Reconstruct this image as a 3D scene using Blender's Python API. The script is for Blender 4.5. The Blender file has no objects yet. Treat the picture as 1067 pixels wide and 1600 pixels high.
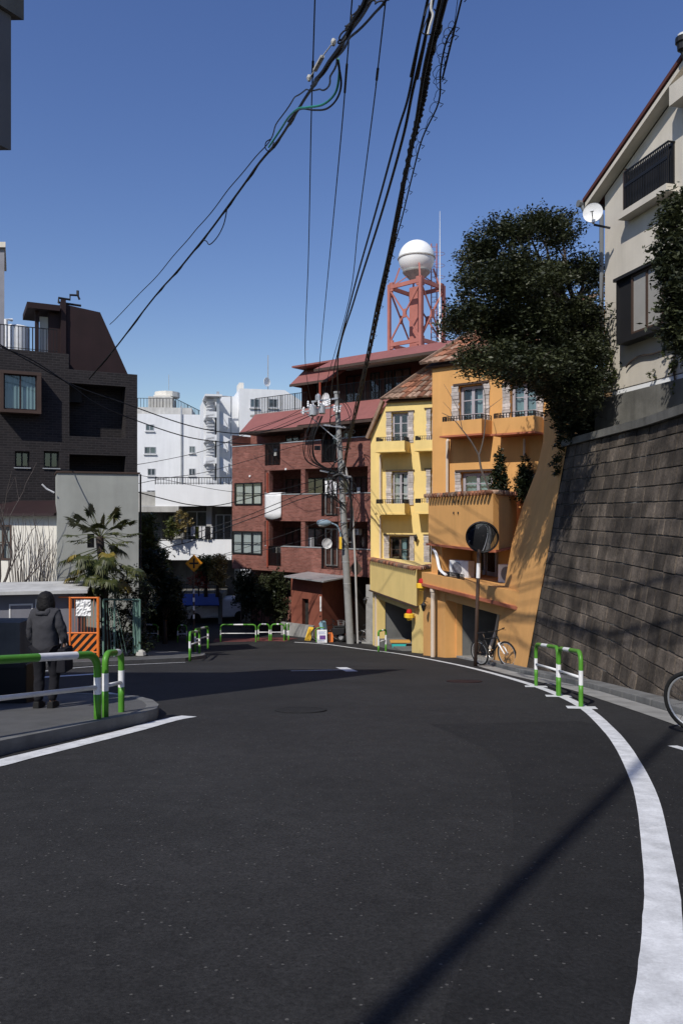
import bpy, math, random
import numpy as np
from mathutils import Vector, Matrix, noise as mnoise
random.seed(7)
SC = bpy.context.scene
COL = SC.collection
# ------------------------------------------------------------ camera
F, CX, CY = 1200.0, 533.5, 800.0
cd = bpy.data.cameras.new('camera'); cam = bpy.data.objects.new('camera', cd); COL.objects.link(cam)
cam.location = (0, 0, 0); cam.rotation_euler = (math.radians(90), 0, 0)
cd.sensor_fit = 'VERTICAL'; cd.sensor_height = 36; cd.sensor_width = 24; cd.lens = 36*F/1600
cd.clip_start = .05; cd.clip_end = 2000
SC.camera = cam
# ------------------------------------------------------------ sky and sun
EL, AZ = math.radians(46), math.radians(210)
wd = bpy.data.worlds.new('World'); SC.world = wd; wd.use_nodes = True
nt = wd.node_tree; bgn = nt.nodes['Background']
sky = nt.nodes.new('ShaderNodeTexSky'); sky.sky_type = 'NISHITA'; sky.sun_disc = False
sky.sun_elevation = EL; sky.sun_rotation = AZ; sky.altitude = 60; sky.air_density = 1.25; sky.dust_density = .35; sky.ozone_density = 2.6
hs = nt.nodes.new('ShaderNodeHueSaturation'); hs.inputs['Saturation'].default_value = 1.2; hs.inputs['Hue'].default_value = .519; nt.links.new(sky.outputs[0], hs.inputs['Color']); nt.links.new(hs.outputs[0], bgn.inputs[0]); bgn.inputs[1].default_value = .12
sl = bpy.data.lights.new('sun', 'SUN'); sl.energy = 4.5; sl.angle = math.radians(.53); sl.color = (1, .955, .88)
sun = bpy.data.objects.new('sun', sl); COL.objects.link(sun)
SD = Vector((math.sin(AZ)*math.cos(EL), math.cos(AZ)*math.cos(EL), math.sin(EL)))
sun.rotation_euler = SD.to_track_quat('Z', 'Y').to_euler(); sun.location = SD*60
SC.view_settings.view_transform = 'Standard'; SC.view_settings.look = 'None'
SC.view_settings.exposure = -.1; SC.view_settings.gamma = 1
# ------------------------------------------------------------ geometry helpers
KS = .1433
def gz(Y):
    if Y < -12: return -(1.22-KS*12)
    if Y < 32: return -(1.22+KS*Y)
    d = min(Y-32, 10); return -(1.22+KS*32)-KS*(d-d*d/20)
def P(px, py, Y): return Vector(((px-CX)/F*Y, Y, (CY-py)/F*Y))
def G(px, py, h=0):
    m = (py-CY)/F; lo, hi = .5, 400.
    for _ in range(50):
        a = (lo+hi)/2
        if -(gz(a)+h) > m*a: lo = a
        else: hi = a
    return Vector(((px-CX)/F*lo, lo, gz(lo)+h))
ZO = {}
class MB:
    def __init__(s): s.v = []; s.f = []; s.m = []; s.mi = 0
    def add(s, vs, fs):
        b = len(s.v); s.v += [tuple(v) for v in vs]
        for f in fs: s.f.append(tuple(i+b for i in f)); s.m.append(s.mi)
        return s
    def box(s, x0, x1, y0, y1, z0, z1):
        if x0 > x1: x0, x1 = x1, x0
        if y0 > y1: y0, y1 = y1, y0
        if z0 > z1: z0, z1 = z1, z0
        return s.add([(x0,y0,z0),(x1,y0,z0),(x1,y1,z0),(x0,y1,z0),(x0,y0,z1),(x1,y0,z1),(x1,y1,z1),(x0,y1,z1)],
                     [(0,3,2,1),(4,5,6,7),(0,1,5,4),(1,2,6,5),(2,3,7,6),(3,0,4,7)])
    def bar(s, a, b, w, h=None, up=(0,0,1)):
        a = Vector(a); b = Vector(b); h = h or w; d = (b-a).normalized(); u = Vector(up)
        if abs(d.dot(u)) > .98: u = Vector((0,1,0))
        r = d.cross(u).normalized()*w/2; t = r.cross(d).normalized()*h/2
        vs = [a-r-t, a+r-t, a+r+t, a-r+t, b-r-t, b+r-t, b+r+t, b-r+t]
        return s.add(vs, [(0,1,2,3),(4,7,6,5),(0,4,5,1),(1,5,6,2),(2,6,7,3),(3,7,4,0)])
    def tube(s, pts, r, n=8, cap=True):
        pts = [Vector(p) for p in pts]; N = len(pts); rs = r if isinstance(r, (list, tuple)) else [r]*N
        prev = None; b = len(s.v)
        for i, p in enumerate(pts):
            d = (pts[min(i+1, N-1)]-pts[max(i-1, 0)])
            d = d.normalized() if d.length > 1e-9 else Vector((0,0,1))
            if prev is None:
                u = Vector((0,0,1)) if abs(d.z) < .9 else Vector((1,0,0)); prev = d.cross(u).normalized()
            prev = (prev-d*prev.dot(d)).normalized(); w = d.cross(prev)
            for k in range(n):
                a = 2*math.pi*k/n; s.v.append(tuple(p+(prev*math.cos(a)+w*math.sin(a))*rs[i]))
        for i in range(N-1):
            for k in range(n):
                k2 = (k+1) % n; s.f.append((b+i*n+k, b+i*n+k2, b+(i+1)*n+k2, b+(i+1)*n+k)); s.m.append(s.mi)
        if cap:
            s.f.append(tuple(b+k for k in range(n))[::-1]); s.m.append(s.mi)
            s.f.append(tuple(b+(N-1)*n+k for k in range(n))); s.m.append(s.mi)
        return s
    def prism(s, poly, vec):
        n = len(poly); vec = Vector(vec); vs = [Vector(p) for p in poly]; vs += [p+vec for p in vs]
        return s.add(vs, [tuple(range(n)), tuple(range(2*n-1, n-1, -1))]+[(i, i+n, (i+1) % n+n, (i+1) % n) for i in range(n)])
    def lathe(s, prof, c=(0,0,0), n=16, ax='z'):
        b = len(s.v); c = Vector(c)
        for (r, h) in prof:
            for k in range(n):
                a = 2*math.pi*k/n
                q = (r*math.cos(a), r*math.sin(a), h) if ax == 'z' else ((r*math.cos(a), h, r*math.sin(a)) if ax == 'y' else (h, r*math.cos(a), r*math.sin(a)))
                s.v.append(tuple(c+Vector(q)))
        for i in range(len(prof)-1):
            for k in range(n):
                k2 = (k+1) % n; s.f.append((b+i*n+k, b+i*n+k2, b+(i+1)*n+k2, b+(i+1)*n+k)); s.m.append(s.mi)
        s.f.append(tuple(b+k for k in range(n))[::-1]); s.m.append(s.mi)
        s.f.append(tuple(b+(len(prof)-1)*n+k for k in range(n))); s.m.append(s.mi)
        return s
    def torus(s, c, R, r, ax='y', n=28, m=8, sx=1):
        c = Vector(c); pts = []
        for k in range(n+1):
            a = 2*math.pi*k/n
            pts.append(c+(Vector((R*math.cos(a), 0, R*math.sin(a))) if ax == 'y' else Vector((R*math.cos(a), R*math.sin(a), 0))))
        return s.tube(pts, r, m, cap=False)
    def quads(s, grid):
        b = len(s.v); R = len(grid); C = len(grid[0])
        for row in grid:
            for p in row: s.v.append(tuple(p))
        for i in range(R-1):
            for j in range(C-1): s.f.append((b+i*C+j, b+i*C+j+1, b+(i+1)*C+j+1, b+(i+1)*C+j)); s.m.append(s.mi)
        return s
    def facade(s, x0, x1, z0, z1, holes=(), y=0, th=.5):
        xs = sorted({x0, x1, *[h[0] for h in holes], *[h[1] for h in holes]}); zs = sorted({z0, z1, *[h[2] for h in holes], *[h[3] for h in holes]})
        xs = [x for x in xs if x0-1e-6 <= x <= x1+1e-6]; zs = [z for z in zs if z0-1e-6 <= z <= z1+1e-6]
        for i in range(len(xs)-1):
            for j in range(len(zs)-1):
                cx, cz = (xs[i]+xs[i+1])/2, (zs[j]+zs[j+1])/2
                if any(h[0] < cx < h[1] and h[2] < cz < h[3] for h in holes): continue
                s.add([(xs[i],y,zs[j]),(xs[i+1],y,zs[j]),(xs[i+1],y,zs[j+1]),(xs[i],y,zs[j+1])], [(0,1,2,3)])
        def rv(a, b2, c, d): s.add([(a,y,c),(b2,y,d),(b2,y+th,d),(a,y+th,c)], [(0,1,2,3)])
        for h in holes: rv(h[0],h[0],h[2],h[3]); rv(h[1],h[1],h[3],h[2]); rv(h[0],h[1],h[3],h[3]); rv(h[1],h[0],h[2],h[2])
        rv(x0,x0,z1,z0); rv(x1,x1,z0,z1); rv(x1,x0,z1,z1); rv(x0,x1,z0,z0)
        return s
    def build(s, name, mats, parent=None, smooth=False, loc=None, bevel=0):
        me = bpy.data.meshes.new(name)
        off = ZO.get(parent.name, 0) if parent else 0
        me.from_pydata([(v[0], v[1], v[2]-off) for v in s.v], [], s.f)
        if not isinstance(mats, (list, tuple)): mats = [mats]
        for m in mats: me.materials.append(m)
        if len(mats) > 1: me.polygons.foreach_set('material_index', s.m)
        if smooth: me.polygons.foreach_set('use_smooth', [True]*len(me.polygons))
        o = bpy.data.objects.new(name, me); COL.objects.link(o)
        if parent: o.parent = parent; ZO[o.name] = off
        if loc: o.location = loc
        if bevel:
            b = o.modifiers.new('b', 'BEVEL'); b.width = bevel; b.segments = 2; b.limit_method = 'ANGLE'
        return o
def tag(o, label=None, cat=None, group=None, kind=None):
    if label: o['label'] = label
    if cat: o['category'] = cat
    if group: o['group'] = group
    if kind: o['kind'] = kind
    return o
def thing(name, label, cat, loc=(0,0,0), rz=0, group=None, zo=None):
    o = bpy.data.objects.new(name, None); COL.objects.link(o); o.location = loc; o.rotation_euler = (0,0,rz); o.empty_display_size = .3
    ZO[o.name] = loc[2] if zo is None else zo
    return tag(o, label, cat, group)
def copy_tree(o, parent=None):
    c = o.copy(); COL.objects.link(c); c.parent = parent
    for ch in list(o.children): copy_tree(ch, c)
    return c
class Face:
    def __init__(s, px0, Y0, t):
        s.A = Vector(((px0-CX)/F*Y0, Y0)); l = math.hypot(1, t); s.d = Vector((1/l, -t/l)); s.n = Vector((t/l, 1/l)); s.rz = math.atan2(-t, 1)
    def u(s, px, v=0):
        A = s.A+s.n*v; m = (px-CX)/F; return (m*A.y-A.x)/(s.d.x-m*s.d.y)
    def Y(s, px, v=0): return s.A.y+s.n.y*v+s.d.y*s.u(px, v)
    def z(s, px, py, v=0): return (CY-py)/F*s.Y(px, v)
    def w(s, u, v, z=0): p = s.A+s.d*u+s.n*v; return Vector((p.x, p.y, z))
    def root(s, name, label, cat, zb, group=None): return thing(name, label, cat, (s.A.x, s.A.y, zb), s.rz, group)
def cat(pts, k=6):
    pts = [Vector(p) for p in pts]; out = []
    for i in range(len(pts)-1):
        p0 = pts[max(i-1,0)]; p1 = pts[i]; p2 = pts[i+1]; p3 = pts[min(i+2,len(pts)-1)]
        for j in range(k):
            t = j/k; out.append(.5*((2*p1)+(p2-p0)*t+(2*p0-5*p1+4*p2-p3)*t*t+(3*p1-p0-3*p2+p3)*t**3))
    out.append(pts[-1]); return out
# ------------------------------------------------------------ materials
def N(nt, typ, **kw):
    n = nt.nodes.new(typ)
    for k, v in kw.items():
        if hasattr(n, k): setattr(n, k, v)
        else: n.inputs[k.replace('_', ' ')].default_value = v
    return n
def mat(name, col, rough=.8, var=.12, scale=1.2, fine=0, bump=0, bscale=40, metal=0, spec=.3, island=0, streak=0, coords='Object'):
    m = bpy.data.materials.new(name); m.use_nodes = True; t = m.node_tree; L = t.links; b = t.nodes['Principled BSDF']
    b.inputs['Roughness'].default_value = rough; b.inputs['Metallic'].default_value = metal; b.inputs['Specular IOR Level'].default_value = spec
    tc = N(t, 'ShaderNodeTexCoord'); c = tuple(col)+(1,)
    cur = None
    def mul(fac_out, lo, hi, cur):
        mr = N(t, 'ShaderNodeMapRange'); mr.inputs['From Min'].default_value = .3; mr.inputs['From Max'].default_value = .7
        mr.inputs['To Min'].default_value = lo; mr.inputs['To Max'].default_value = hi; L.new(fac_out, mr.inputs[0])
        mx = N(t, 'ShaderNodeMix', data_type='RGBA', blend_type='MULTIPLY'); mx.inputs[0].default_value = 1
        if cur is None: mx.inputs[6].default_value = c
        else: L.new(cur, mx.inputs[6])
        L.new(mr.outputs[0], mx.inputs[7]); return mx.outputs[2]
    if var:
        n = N(t, 'ShaderNodeTexNoise', Scale=scale, Detail=5., Roughness=.6); L.new(tc.outputs[coords], n.inputs['Vector']); cur = mul(n.outputs[0], 1-var, 1+var*.5, cur)
    if streak:
        mp = N(t, 'ShaderNodeMapping'); mp.inputs['Scale'].default_value = (1.3, 1.3, .12); L.new(tc.outputs[coords], mp.inputs[0])
        n = N(t, 'ShaderNodeTexNoise', Scale=1.5, Detail=4., Roughness=.65); L.new(mp.outputs[0], n.inputs['Vector']); cur = mul(n.outputs[0], 1-streak, 1+streak*.2, cur)
    if fine:
        n = N(t, 'ShaderNodeTexNoise', Scale=bscale*2.5, Detail=2., Roughness=.8); L.new(tc.outputs[coords], n.inputs['Vector']); cur = mul(n.outputs[0], 1-fine, 1+fine, cur)
    if island:
        g = N(t, 'ShaderNodeNewGeometry'); mr = N(t, 'ShaderNodeMapRange'); mr.inputs['To Min'].default_value = 1-island; mr.inputs['To Max'].default_value = 1+island
        L.new(g.outputs['Random Per Island'], mr.inputs[0]); mx = N(t, 'ShaderNodeMix', data_type='RGBA', blend_type='MULTIPLY'); mx.inputs[0].default_value = 1
        if cur is None: mx.inputs[6].default_value = c
        else: L.new(cur, mx.inputs[6])
        L.new(mr.outputs[0], mx.inputs[7]); cur = mx.outputs[2]
    if cur is None: b.inputs['Base Color'].default_value = c
    else: L.new(cur, b.inputs['Base Color'])
    if bump:
        n = N(t, 'ShaderNodeTexNoise', Scale=bscale, Detail=4., Roughness=.7); L.new(tc.outputs[coords], n.inputs['Vector'])
        bp = N(t, 'ShaderNodeBump', Strength=bump, Distance=.02); L.new(n.outputs[0], bp.inputs['Height']); L.new(bp.outputs[0], b.inputs['Normal'])
    return m
def brickmat(name, c1, c2, mort, bw=.24, bh=.075, ms=.008, rough=.8, bump=.5, var=.2):
    m = bpy.data.materials.new(name); m.use_nodes = True; t = m.node_tree; L = t.links; b = t.nodes['Principled BSDF']; b.inputs['Roughness'].default_value = rough
    b.inputs['Specular IOR Level'].default_value = .3
    tc = N(t, 'ShaderNodeTexCoord'); sp = N(t, 'ShaderNodeSeparateXYZ'); L.new(tc.outputs['Object'], sp.inputs[0])
    ad = N(t, 'ShaderNodeMath', operation='ADD'); L.new(sp.outputs[0], ad.inputs[0]); L.new(sp.outputs[1], ad.inputs[1])
    cb = N(t, 'ShaderNodeCombineXYZ'); L.new(ad.outputs[0], cb.inputs[0]); L.new(sp.outputs[2], cb.inputs[1])
    br = N(t, 'ShaderNodeTexBrick'); L.new(cb.outputs[0], br.inputs['Vector'])
    br.inputs['Color1'].default_value = tuple(c1)+(1,); br.inputs['Color2'].default_value = tuple(c2)+(1,); br.inputs['Mortar'].default_value = tuple(mort)+(1,)
    br.inputs['Scale'].default_value = 1; br.inputs['Brick Width'].default_value = bw; br.inputs['Row Height'].default_value = bh; br.inputs['Mortar Size'].default_value = ms
    n = N(t, 'ShaderNodeTexNoise', Scale=1.3, Detail=6., Roughness=.65); L.new(tc.outputs['Object'], n.inputs['Vector'])
    mr = N(t, 'ShaderNodeMapRange'); mr.inputs['From Min'].default_value = .3; mr.inputs['From Max'].default_value = .7; mr.inputs['To Min'].default_value = 1-var; mr.inputs['To Max'].default_value = 1+var; L.new(n.outputs[0], mr.inputs[0])
    mx = N(t, 'ShaderNodeMix', data_type='RGBA', blend_type='MULTIPLY'); mx.inputs[0].default_value = 1; L.new(br.outputs[0], mx.inputs[6]); L.new(mr.outputs[0], mx.inputs[7]); L.new(mx.outputs[2], b.inputs['Base Color'])
    bp = N(t, 'ShaderNodeBump', Strength=bump, Distance=.01); bp.invert = True; L.new(br.outputs['Fac'], bp.inputs['Height']); L.new(bp.outputs[0], b.inputs['Normal'])
    return m
def glassmat(name, tint=(.82,.87,.88), trans=.55):
    m = bpy.data.materials.new(name); m.use_nodes = True; t = m.node_tree; L = t.links; t.nodes.remove(t.nodes['Principled BSDF'])
    tr = N(t, 'ShaderNodeBsdfTransparent'); tr.inputs[0].default_value = (*tint, 1)
    gl = N(t, 'ShaderNodeBsdfGlossy'); gl.inputs[0].default_value = (.9,.93,.95,1); gl.inputs['Roughness'].default_value = .04
    fr = N(t, 'ShaderNodeLayerWeight'); fr.inputs[0].default_value = .35; pw = N(t, 'ShaderNodeMath', operation='POWER'); pw.inputs[1].default_value = 3.5; L.new(fr.outputs['Facing'], pw.inputs[0]); ad = N(t, 'ShaderNodeMath', operation='MULTIPLY_ADD'); ad.inputs[1].default_value = .6; ad.inputs[2].default_value = .09; L.new(pw.outputs[0], ad.inputs[0])
    n = N(t, 'ShaderNodeTexNoise', Scale=1.5); bp = N(t, 'ShaderNodeBump', Strength=.05); L.new(n.outputs[0], bp.inputs['Height']); L.new(bp.outputs[0], gl.inputs['Normal'])
    mx = N(t, 'ShaderNodeMixShader'); L.new(ad.outputs[0], mx.inputs[0]); L.new(tr.outputs[0], mx.inputs[1]); L.new(gl.outputs[0], mx.inputs[2]); L.new(mx.outputs[0], t.nodes['Material Output'].inputs[0])
    return m
def leafmat(name, c1, c2, rough=.5):
    m = bpy.data.materials.new(name); m.use_nodes = True; t = m.node_tree; L = t.links; b = t.nodes['Principled BSDF']; b.inputs['Roughness'].default_value = rough; b.inputs['Specular IOR Level'].default_value = .35
    g = N(t, 'ShaderNodeNewGeometry'); tc = N(t, 'ShaderNodeTexCoord'); n = N(t, 'ShaderNodeTexNoise', Scale=.9, Detail=3.); L.new(tc.outputs['Object'], n.inputs['Vector'])
    ad = N(t, 'ShaderNodeMath', operation='MULTIPLY_ADD'); L.new(n.outputs[0], ad.inputs[0]); ad.inputs[1].default_value = 1.4
    sb = N(t, 'ShaderNodeMath', operation='MULTIPLY_ADD'); L.new(g.outputs['Random Per Island'], sb.inputs[0]); sb.inputs[1].default_value = .7; sb.inputs[2].default_value = -.55
    L.new(sb.outputs[0], ad.inputs[2])
    mx = N(t, 'ShaderNodeMix', data_type='RGBA'); L.new(ad.outputs[0], mx.inputs[0]); mx.inputs[6].default_value = (*c1,1); mx.inputs[7].default_value = (*c2,1); L.new(mx.outputs[2], b.inputs['Base Color'])
    tl = N(t, 'ShaderNodeBsdfTranslucent'); L.new(mx.outputs[2], tl.inputs[0]); ms = N(t, 'ShaderNodeMixShader'); ms.inputs[0].default_value = .15
    L.new(b.outputs[0], ms.inputs[1]); L.new(tl.outputs[0], ms.inputs[2]); L.new(ms.outputs[0], t.nodes['Material Output'].inputs[0])
    return m
M = dict(
    ground=mat('earth', (.12,.11,.1), var=.3),
    conc=mat('concrete', (.33,.325,.31), var=.25, scale=2.5, fine=.1, bump=.3, streak=.25),
    conc_d=mat('dark_concrete', (.17,.165,.15), var=.35, scale=1.5, fine=.1, bump=.3, streak=.4),
    pave=mat('paving', (.1,.1,.1), var=.2, scale=3, fine=.25, bump=.3, bscale=60),
    kerb=mat('kerb_stone', (.17,.17,.165), var=.3, scale=3, fine=.12, bump=.3),
    white=mat('road_paint', (.68,.69,.7), var=.28, scale=7, fine=.1, bscale=25, rough=.7),
    redpave=mat('red_paving', (.16,.05,.045), var=.3, scale=4, fine=.2),
    orange=mat('orange_render', (.68,.36,.125), var=.1, scale=1, fine=.03, bump=.1, streak=.13),
    yellow=mat('yellow_render', (.8,.6,.235), var=.08, scale=1, fine=.03, bump=.1, streak=.1),
    cream=mat('cream_render', (.62,.57,.49), var=.12, scale=.9, fine=.03, bump=.15, streak=.14),
    cream2=mat('cream_siding', (.74,.71,.64), var=.08, streak=.1),
    grey=mat('grey_render', (.37,.38,.35), var=.15, scale=.8, fine=.03, bump=.1, streak=.12),
    whitew=mat('white_render', (.77,.78,.79), var=.07, scale=.6, streak=.1),
    whiteb=mat('white_panel', (.82,.83,.84), var=.05, scale=.8, streak=.07),
    offw=mat('stained_white', (.5,.49,.46), var=.2, streak=.3),
    maroon=mat('maroon_render', (.024,.011,.012), var=.2, streak=.15, rough=.7),
    redroof=mat('red_roof_shingle', (.25,.095,.085), var=.12, scale=2, fine=.1, rough=.75),
    redpaint=mat('red_painted_steel', (.4,.15,.12), var=.15, scale=2, rough=.6),
    black=mat('black_metal', (.012,.012,.013), rough=.45, var=.2),
    blackp=mat('dark_plastic', (.02,.02,.022), rough=.5, var=.2),
    wire=mat('wire_black', (.008,.008,.009), rough=.6, var=0),
    wireg=mat('wire_green', (.02,.2,.14), rough=.5, var=0),
    brown=mat('brown_frame', (.07,.045,.035), rough=.6, var=.2),
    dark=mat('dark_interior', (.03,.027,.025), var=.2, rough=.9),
    darkg=mat('garage_interior', (.15,.15,.145), var=.3, rough=.9),
    lilac=mat('grey_lilac_frame', (.36,.34,.37), rough=.5, var=.1),
    alu=mat('aluminium', (.5,.51,.52), rough=.4, var=.1, metal=.5),
    frost=mat('frosted_glass', (.34,.33,.31), rough=.3, var=.12, spec=.5), curt=mat('net_curtain', (.5,.51,.49), var=.1, streak=.2),
    curtt=mat('teal_curtain', (.24,.34,.35), var=.1, streak=.45),
    tilew=mat('pale_stone', (.5,.45,.42), var=.3, scale=9, island=.25, bump=.5),
    tile=mat('clay_tile', (.3,.13,.075), var=.35, scale=5, island=.55, rough=.85, bump=.3),
    tileg=mat('weathered_clay_tile', (.26,.17,.12), var=.4, scale=5, island=.5, rough=.9, bump=.3),
    pipe=mat('beige_pipe', (.62,.52,.42), rough=.5, var=.1),
    wht=mat('white_paint', (.78,.78,.78), rough=.45, var=.12, scale=6),
    grn=mat('green_paint', (.085,.27,.03), rough=.4, var=.15, scale=6),
    org=mat('orange_paint', (.72,.18,.03), rough=.5, var=.2, scale=5),
    yel=mat('yellow_plastic', (.8,.5,.04), rough=.5, var=.1),
    teal=mat('teal_plastic', (.05,.45,.42), rough=.4, var=.1),
    blue=mat('blue_canvas', (.03,.07,.28), rough=.7, var=.15),
    pvc=mat('grey_pvc', (.42,.41,.4), var=.1), pole=mat('pole_concrete', (.3,.3,.29), var=.15, scale=3, streak=.2, bump=.1),
    signy=mat('sign_yellow', (.75,.3,.015), rough=.5, var=.08),
    bark=mat('bark', (.06,.045,.035), var=.3, scale=6, bump=.8, bscale=14),
    twig=mat('pale_bark', (.12,.1,.09), var=.2, scale=6),
    hair=mat('hair', (.006,.005,.006), rough=.65, var=.4, bump=.9, bscale=28), hood=mat('grey_hoodie', (.045,.045,.052), var=.15, scale=8, bump=.3, bscale=15, rough=.95),
    trous=mat('dark_trousers', (.012,.012,.016), rough=.95, var=.2), skin=mat('skin', (.5,.3,.21), rough=.6, var=.05),
    rubber=mat('rubber', (.012,.012,.012), rough=.8, var=0), chrome=mat('chrome', (.6,.6,.6), metal=1, rough=.25, var=0),
    radome=mat('radome_white', (.85,.85,.84), rough=.4, var=.04),
    gut=mat('gutter_grey', (.16,.17,.18), rough=.5), lampb=mat('lamp_blue_grey', (.22,.3,.36), rough=.4, var=.1),
    green_net=mat('green_mesh', (.16,.27,.23), var=.2), hoar=mat('grey_sheet', (.2,.2,.23), var=.2, rough=.5),
    terra=mat('terracotta', (.4,.13,.07), var=.15),
    brick=brickmat('red_brick', (.165,.055,.04), (.26,.1,.078), (.19,.125,.105), var=.25),
    brickd=brickmat('dark_brick', (.014,.012,.0135), (.024,.02,.021), (.036,.032,.033), bw=.3, bh=.1, ms=.012),
    glass=glassmat('window_glass'), glassd=glassmat('dark_window_glass', (.3,.34,.36), .5),
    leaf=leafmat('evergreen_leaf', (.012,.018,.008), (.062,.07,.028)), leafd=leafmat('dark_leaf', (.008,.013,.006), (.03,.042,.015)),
    leafy=leafmat('pale_leaf', (.025,.045,.01), (.14,.15,.035)), palm=leafmat('palm_leaf', (.016,.028,.008), (.085,.09,.02)), palmy=leafmat('old_palm_leaf', (.13,.11,.02), (.3,.22,.05)),
    dry=leafmat('dry_bamboo_leaf', (.12,.1,.03), (.35,.26,.1)))
# asphalt: fine aggregate, worn lane tone, faint cracks
def asphalt(name, base, seed=0):
    m = bpy.data.materials.new(name); m.use_nodes = True; t = m.node_tree; L = t.links; b = t.nodes['Principled BSDF']; b.inputs['Roughness'].default_value = .88; b.inputs['Specular IOR Level'].default_value = .25
    tc = N(t, 'ShaderNodeTexCoord'); v = tc.outputs['Object']
    n1 = N(t, 'ShaderNodeTexNoise', Scale=55., Detail=3., Roughness=.8); n2 = N(t, 'ShaderNodeTexNoise', Scale=.5, Detail=5., Roughness=.6); n3 = N(t, 'ShaderNodeTexVoronoi', Scale=48.)
    for n in (n1, n2, n3): L.new(v, n.inputs['Vector'])
    r1 = N(t, 'ShaderNodeValToRGB'); r1.color_ramp.elements[0].position = .3; r1.color_ramp.elements[1].position = .72
    r1.color_ramp.elements[0].color = (*[c*.55 for c in base],1); r1.color_ramp.elements[1].color = (*[c*1.75 for c in base],1); L.new(n1.outputs[0], r1.inputs[0])
    mr = N(t, 'ShaderNodeMapRange'); mr.inputs['From Min'].default_value = .3; mr.inputs['From Max'].default_value = .7; mr.inputs['To Min'].default_value = .75; mr.inputs['To Max'].default_value = 1.22; L.new(n2.outputs[0], mr.inputs[0])
    mx = N(t, 'ShaderNodeMix', data_type='RGBA', blend_type='MULTIPLY'); mx.inputs[0].default_value = 1; L.new(r1.outputs[0], mx.inputs[6]); L.new(mr.outputs[0], mx.inputs[7])
    n4 = N(t, 'ShaderNodeTexNoise', Scale=6., Detail=4., Roughness=.7); L.new(v, n4.inputs['Vector']); mr4 = N(t, 'ShaderNodeMapRange'); mr4.inputs['From Min'].default_value = .3; mr4.inputs['From Max'].default_value = .7; mr4.inputs['To Min'].default_value = .82; mr4.inputs['To Max'].default_value = 1.2; L.new(n4.outputs[0], mr4.inputs[0])
    mx4 = N(t, 'ShaderNodeMix', data_type='RGBA', blend_type='MULTIPLY'); mx4.inputs[0].default_value = 1; L.new(mx.outputs[2], mx4.inputs[6]); L.new(mr4.outputs[0], mx4.inputs[7]); mx = mx4
    # sparse pale stones
    wn = N(t, 'ShaderNodeSeparateColor'); L.new(n3.outputs['Color'], wn.inputs[0])
    gt = N(t, 'ShaderNodeMath', operation='GREATER_THAN'); gt.inputs[1].default_value = .95; L.new(wn.outputs[0], gt.inputs[0])
    lt = N(t, 'ShaderNodeMath', operation='LESS_THAN'); lt.inputs[1].default_value = .3; L.new(n3.outputs['Distance'], lt.inputs[0])
    ml = N(t, 'ShaderNodeMath', operation='MULTIPLY'); L.new(gt.outputs[0], ml.inputs[0]); L.new(lt.outputs[0], ml.inputs[1])
    m2 = N(t, 'ShaderNodeMath', operation='MULTIPLY'); L.new(ml.outputs[0], m2.inputs[0]); m2.inputs[1].default_value = .28
    my = N(t, 'ShaderNodeMix', data_type='RGBA'); L.new(m2.outputs[0], my.inputs[0]); L.new(mx.outputs[2], my.inputs[6]); my.inputs[7].default_value = (.28,.27,.25,1); L.new(my.outputs[2], b.inputs['Base Color'])
    bp = N(t, 'ShaderNodeBump', Strength=.6, Distance=.008); L.new(n1.outputs[0], bp.inputs['Height']); L.new(bp.outputs[0], b.inputs['Normal'])
    return m
M['asph'] = asphalt('asphalt', (.0225,.0222,.0226)); M['asph2'] = asphalt('newer_asphalt', (.0155,.0155,.0162))
# ------------------------------------------------------------ ground, road, pavements
def sheet(xl, xr, ys, dz, name, m, nx=2, kind='structure'):
    mb = MB(); g = []
    for y in ys:
        a, b = xl(y), xr(y); g.append([(a+(b-a)*i/nx, y, gz(y)+dz) for i in range(nx+1)])
    return tag(mb.quads(g).build(name, m), kind=kind)
ys = [-60, -30, -20, -12]+[i*1. for i in range(-11, 60)]+[80, 120, 200, 400, 800]
sheet(lambda y: -500, lambda y: 500, ys, -.03, 'ground', M['ground'])
WB = [(4.05,-14), (4.05,-4), (4.15,0), (4.35,4), (4.6,8), (4.76,10.7), (4.84,14.3), (4.5,18.75), (4.5,23)]   # foot of the retaining wall
def wbx(y):
    if y <= WB[0][1]: return WB[0][0]
    for a, b in zip(WB, WB[1:]):
        if y <= b[1]:
            t = (y-a[1])/(b[1]-a[1]); return a[0]+(b[0]-a[0])*t
    return WB[-1][0]
road_r = lambda y: wbx(y)+.6 if y < 23 else 16
sheet(lambda y: -60, road_r, [-60,-30,-20,-12]+[i*.5 for i in range(-23, 160)], 0, 'road', M['asph'])
def ribbon(name, pts, w, m, dz=.004, kind='structure', parent=None, sub=6, jag=0):
    mb = MB(); c = cat([(p[0], p[1], 0) for p in pts], sub); g = []
    ws = w if isinstance(w, (list, tuple)) else None
    for i, p in enumerate(c):
        d = (c[min(i+1, len(c)-1)]-c[max(i-1, 0)]).normalized(); n = Vector((-d.y, d.x, 0))
        ww = (ws[min(i//sub, len(ws)-1)] if ws else w)/2; j1 = random.uniform(-jag, jag); j2 = random.uniform(-jag, jag)
        a = p+n*(ww+j1); b = p-n*(ww+j2); g.append([(a.x,a.y,gz(a.y)+dz), (b.x,b.y,gz(b.y)+dz)])
    return tag(mb.quads(g).build(name, m), kind=kind)
RL = [(460,1003.5),(520,1008),(600,1018.5),(700,1036),(800,1061),(890,1094),(950,1140),(1000,1220),(1028,1350),(1034,1450),(1026,1600)]
rl = [G(*p) for p in RL]; rl.append(Vector((.33,.95,0))); rl.append(Vector((-.35,-1,0)))
ribbon('edge_line', rl, .15, M['white'], dz=.006, jag=.0015, sub=8)
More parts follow.
